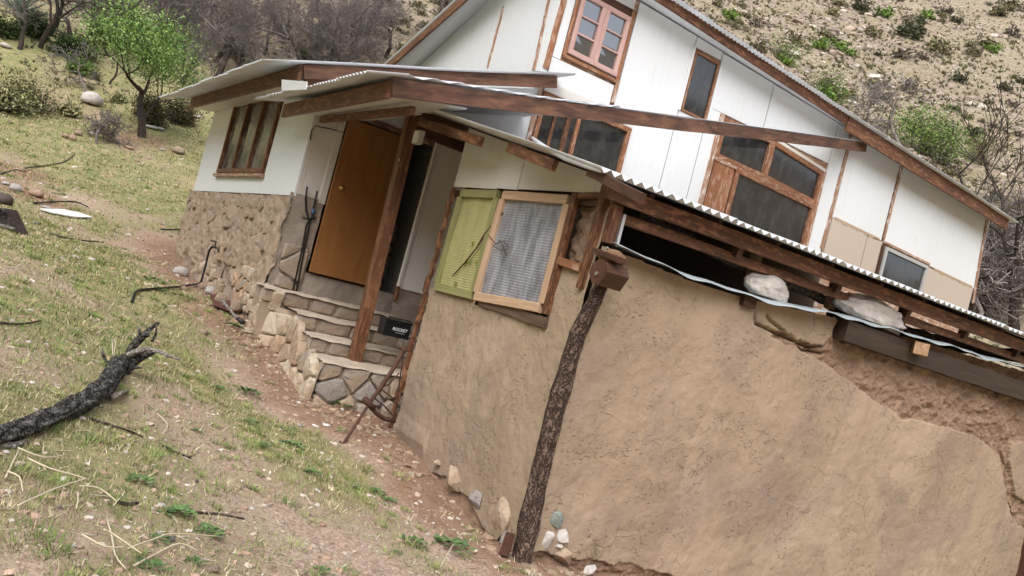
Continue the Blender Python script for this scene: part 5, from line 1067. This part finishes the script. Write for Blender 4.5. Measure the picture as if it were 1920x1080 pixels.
# near pebbles
x, y, d, R_ = scatter_polar(42000, 2., 26, seed=23, pw=.6); k = ~inside(x, y)&(R_.uniform(0,1,len(x)) < 1.05-.5*green_of(x,y)); x, y, d = x[k], y[k], d[k]; n = len(x)
tag(rocks_stuff('pebbles', x, y, (.0035+.018*R_.uniform(0,1,n)**7)*(1+d/9)*.8, pick(R_, [(.52,.42,.33),(.42,.28,.2),(.6,.54,.48),(.34,.25,.19),(.5,.34,.26)], n), R_, PEB), kind='stuff')
R_ = np.random.RandomState(77); n = 900; k = R_.randint(0, len(WALLFOOT)-1, n); f = R_.uniform(0,1,n); wf = np.array(WALLFOOT); x = wf[k,0]*(1-f)+wf[k+1,0]*f+R_.normal(size=n)*.2-.12; y = wf[k,1]*(1-f)+wf[k+1,1]*f+R_.normal(size=n)*.2-.1; kk = ~inside(x, y); x, y = x[kk], y[kk]; n = len(x)
tag(rocks_stuff('rubble', x, y, .012+.045*R_.uniform(0,1,n)**4, pick(R_, [(.40,.30,.21),(.33,.23,.16),(.45,.36,.27),(.28,.2,.14)], n), R_, PEB), kind='stuff')
# grass blades
def blades(name, n, d0, d1, h0, h1, seed, cols, dens, wid=.0019, pw=.72, lean=1.5, mat=LEAF):
    x, y, d, R_ = scatter_polar(n, d0, d1, seed=seed, pw=pw); k = ~inside(x, y)&(R_.uniform(0,1,n) < dens(x, y)); x, y, d = x[k], y[k], d[k]; n = len(x); z = T(x, y)
    h = R_.uniform(h0, h1, n)*(1+d/26); th = R_.uniform(0,6.28,n); ln = R_.uniform(.1,lean,n)*h; w = wid*(1+d/5)*R_.uniform(.7,1.3,n)
    b0_ = np.stack([x-np.sin(th)*w, y+np.cos(th)*w, z-.008], -1); b1_ = np.stack([x+np.sin(th)*w, y-np.cos(th)*w, z-.008], -1); tp = np.stack([x+np.cos(th)*ln, y+np.sin(th)*ln, z+h], -1)
    V = np.stack([b0_, b1_, tp], 1).reshape(-1,3); cc = np.repeat(pick(R_, cols, n), 3, 0)
    return tag(mobj(name, np_mesh(name, V, np.arange(len(V)).reshape(-1,3), {'col': cc}), mat), kind='stuff')
GC = [(.16,.175,.065),(.22,.225,.085),(.29,.28,.12),(.13,.15,.055),(.36,.325,.17),(.42,.37,.22)]
clump = lambda x, y: np.clip(.25+1.5*fbm(x*2.6, y*2.6, 3.9, 3), 0, 1)
blades('grass', 1050000, 2., 30, .008, .026, 31, GC, lambda x, y: np.clip(green_of(x,y)*1.25-.2,0,1)*(.35+.65*clump(x,y)))
blades('dry_grass', 60000, 2., 24, .012, .04, 32, [(.5,.42,.26),(.42,.34,.2),(.58,.5,.34)], lambda x, y: .15+.5*np.clip(green_of(x,y),0,.7)*np.clip(.5+fbm(x*1.7,y*1.7,6.,2),0,1), lean=2.5)
blades('green_tufts', 60000, 2.2, 26, .02, .055, 33, [(.10,.16,.035),(.13,.19,.045),(.17,.22,.06)], lambda x, y: np.clip((fbm(x*1.3,y*1.3,15.,3)-.28)*4,0,1)*np.clip(green_of(x,y)*1.6,0,1))
def clumps(name, nc, nb, d0, d1, seed, cols, h0, h1, rad, dens):
    x, y, d, R_ = scatter_polar(nc, d0, d1, seed=seed, pw=.8); k = ~inside(x, y)&(R_.uniform(0,1,nc) < dens(x, y)); x, y = np.repeat(x[k], nb), np.repeat(y[k], nb); n = len(x); sc_ = np.repeat(R_.uniform(.5,1.3,k.sum()), nb); cl = np.repeat(pick(R_, cols, k.sum()), nb, 0)*R_.uniform(.75,1.25,(n,1))
    a = R_.uniform(0,6.28,n); r = rad*sc_*R_.uniform(0,1,n)**.7; bx_, by_ = x+np.cos(a)*r, y+np.sin(a)*r; z = T(bx_, by_); h = R_.uniform(h0,h1,n)*sc_; ln = h*R_.uniform(.3,1.3,n); th = a+R_.normal(size=n)*.6; w = .0022*(1+dl(x, y)[0]/8)
    V = np.stack([np.stack([bx_-np.sin(th)*w, by_+np.cos(th)*w, z-.01],-1), np.stack([bx_+np.sin(th)*w, by_-np.cos(th)*w, z-.01],-1), np.stack([bx_+np.cos(th)*ln, by_+np.sin(th)*ln, z+h],-1)], 1).reshape(-1,3)
    return tag(mobj(name, np_mesh(name, V, np.arange(len(V)).reshape(-1,3), {'col': np.repeat(cl, 3, 0)}), LEAF), kind='stuff')
clumps('grass_clumps', 2600, 46, 2.2, 24, 51, [(.14,.19,.05),(.19,.23,.075),(.24,.26,.10),(.11,.16,.045)], .02, .055, .07, lambda x, y: np.clip(.15+green_of(x, y), 0, 1))
clumps('straw_clumps', 1500, 40, 2.2, 20, 52, [(.5,.43,.28),(.42,.35,.22),(.34,.27,.16)], .01, .04, .08, lambda x, y: .2+.6*green_of(x, y))
# weeds in the foreground
def weed_mesh(seed, n=38, R0=1., droop=.5):
    R_ = np.random.RandomState(seed); V = []; Fc = []; C_ = []
    for k in range(n):
        th = R_.uniform(0,6.28); r0 = R_.uniform(0,.65)*R0; c = np.array([math.cos(th)*r0, math.sin(th)*r0, .05+.25*(1-r0)]); a = th+R_.uniform(-.9,.9); dv_ = np.array([math.cos(a), math.sin(a), R_.uniform(-.05,.5)]); sd2 = np.array([-math.sin(a), math.cos(a), R_.uniform(-.3,.3)]); L_ = R_.uniform(.2,.42); w_ = L_*R_.uniform(.3,.45)
        b = len(V); V += [c, c+dv_*L_*.45+sd2*w_, c+dv_*L_*.85+sd2*w_*.5+np.array([0,0,.02]), c+dv_*L_, c+dv_*L_*.85-sd2*w_*.5, c+dv_*L_*.45-sd2*w_, c+dv_*L_*.5+np.array([0,0,.05])]
        Fc += [(b,b+1,b+6),(b+1,b+2,b+6),(b+2,b+3,b+6),(b+3,b+4,b+6),(b+4,b+5,b+6),(b+5,b,b+6)]; cl = np.array([(.07,.13,.04),(.10,.17,.055),(.13,.2,.07),(.085,.14,.06)][R_.randint(4)])*R_.uniform(.8,1.2); C_ += [cl]*7
    me = np_mesh('weed', V, Fc, {'col': np.array(C_)}); me.materials.append(LEAF); return me
WM_ = [weed_mesh(i, 30+8*(i%3)) for i in range(5)]
wd = [(260,905,58,'flat round grey-green weed right of the straw stalks'),(333,968,75,'large grey-green weed, upper of the bottom clump'),(392,1002,62,'bright green weed, right part of the bottom clump'),(293,1015,48,'small green weed, left part of the bottom clump'),(283,1068,62,'dark green weed at the bottom edge under the dry stalks'),(362,1055,42,'thin green weed at the bottom edge right of the stalks'),(547,838,48,'bright green leafy weed on the sandy soil, right of two'),(492,838,36,'bright green leafy weed on the sandy soil, left of two'),(466,794,38,'green weed on the sand above the leafy pair'),(366,810,26,'small green weed below the pale splinter'),(604,1074,40,'green weed at the bottom edge near the middle'),(705,925,38,'green weed along the soil strip, upper of a pair'),(727,940,32,'grey-green weed along the soil strip, lower of a pair'),(772,1019,50,'spreading green weed in the lower middle'),(845,1030,80,'large spreading green weed nearest the corner post'),(743,1039,26,'grassy green tuft below the spreading weed'),(664,915,22,'tiny green tuft beside the soil strip'),(583,890,40,'grassy green tuft on the open sand'),(412,732,36,'grassy tuft below the spade, left of two'),(462,738,46,'grassy tuft below the spade, right of two'),(640,765,50,'green grass tuft at the foot of the steps, right of two'),(600,742,40,'green grass tuft at the foot of the steps, left of two'),(437,613,34,'small green weed touching the spade grip'),(290,530,44,'green weed by the pipe where it meets the grass'),(298,545,30,'green weed under the black pipe'),(425,322,10,'tiny green weed beside the house wall')]
for i, (px, py, w, lab) in enumerate(wd[:-1]):
    p = hit(px, py); s = w*depth_of(p)/F*.68
    tag(mobj('weed', WM_[i%5], None, None, p, (0,0,i*1.1), (s,s*random.uniform(.8,1.2),s*.85)), lab, 'weed', 'weeds growing in the foreground soil')
# small dry litter
x, y, d, R_ = scatter_polar(9000, 2.2, 16, seed=41, pw=.8); k = ~inside(x, y); x, y, d = x[k], y[k], d[k]; n = len(x); z = T(x, y); th = R_.uniform(0,6.28,n); ln = (.006+.035*R_.uniform(0,1,n)**3)*(1+d/12); w = R_.uniform(.0012,.003,n)*(1+d/8)
a_ = np.stack([np.cos(th)*ln, np.sin(th)*ln, R_.uniform(-.2,.3,n)*ln], -1); b_ = np.stack([-np.sin(th)*w, np.cos(th)*w, 0*w], -1); c_ = np.stack([x,y,z+.008],-1)
V = np.stack([c_-a_-b_, c_+a_-b_, c_+a_+b_, c_-a_+b_], 1).reshape(-1,3)
tag(mobj('straw_litter', np_mesh('straw_litter', V, np.arange(len(V)).reshape(-1,4), {'col': np.repeat(pick(R_, [(.44,.36,.26),(.33,.25,.18),(.16,.11,.08),(.55,.5,.42),(.12,.09,.07)], n), 4, 0)}), STUFFM), kind='stuff')
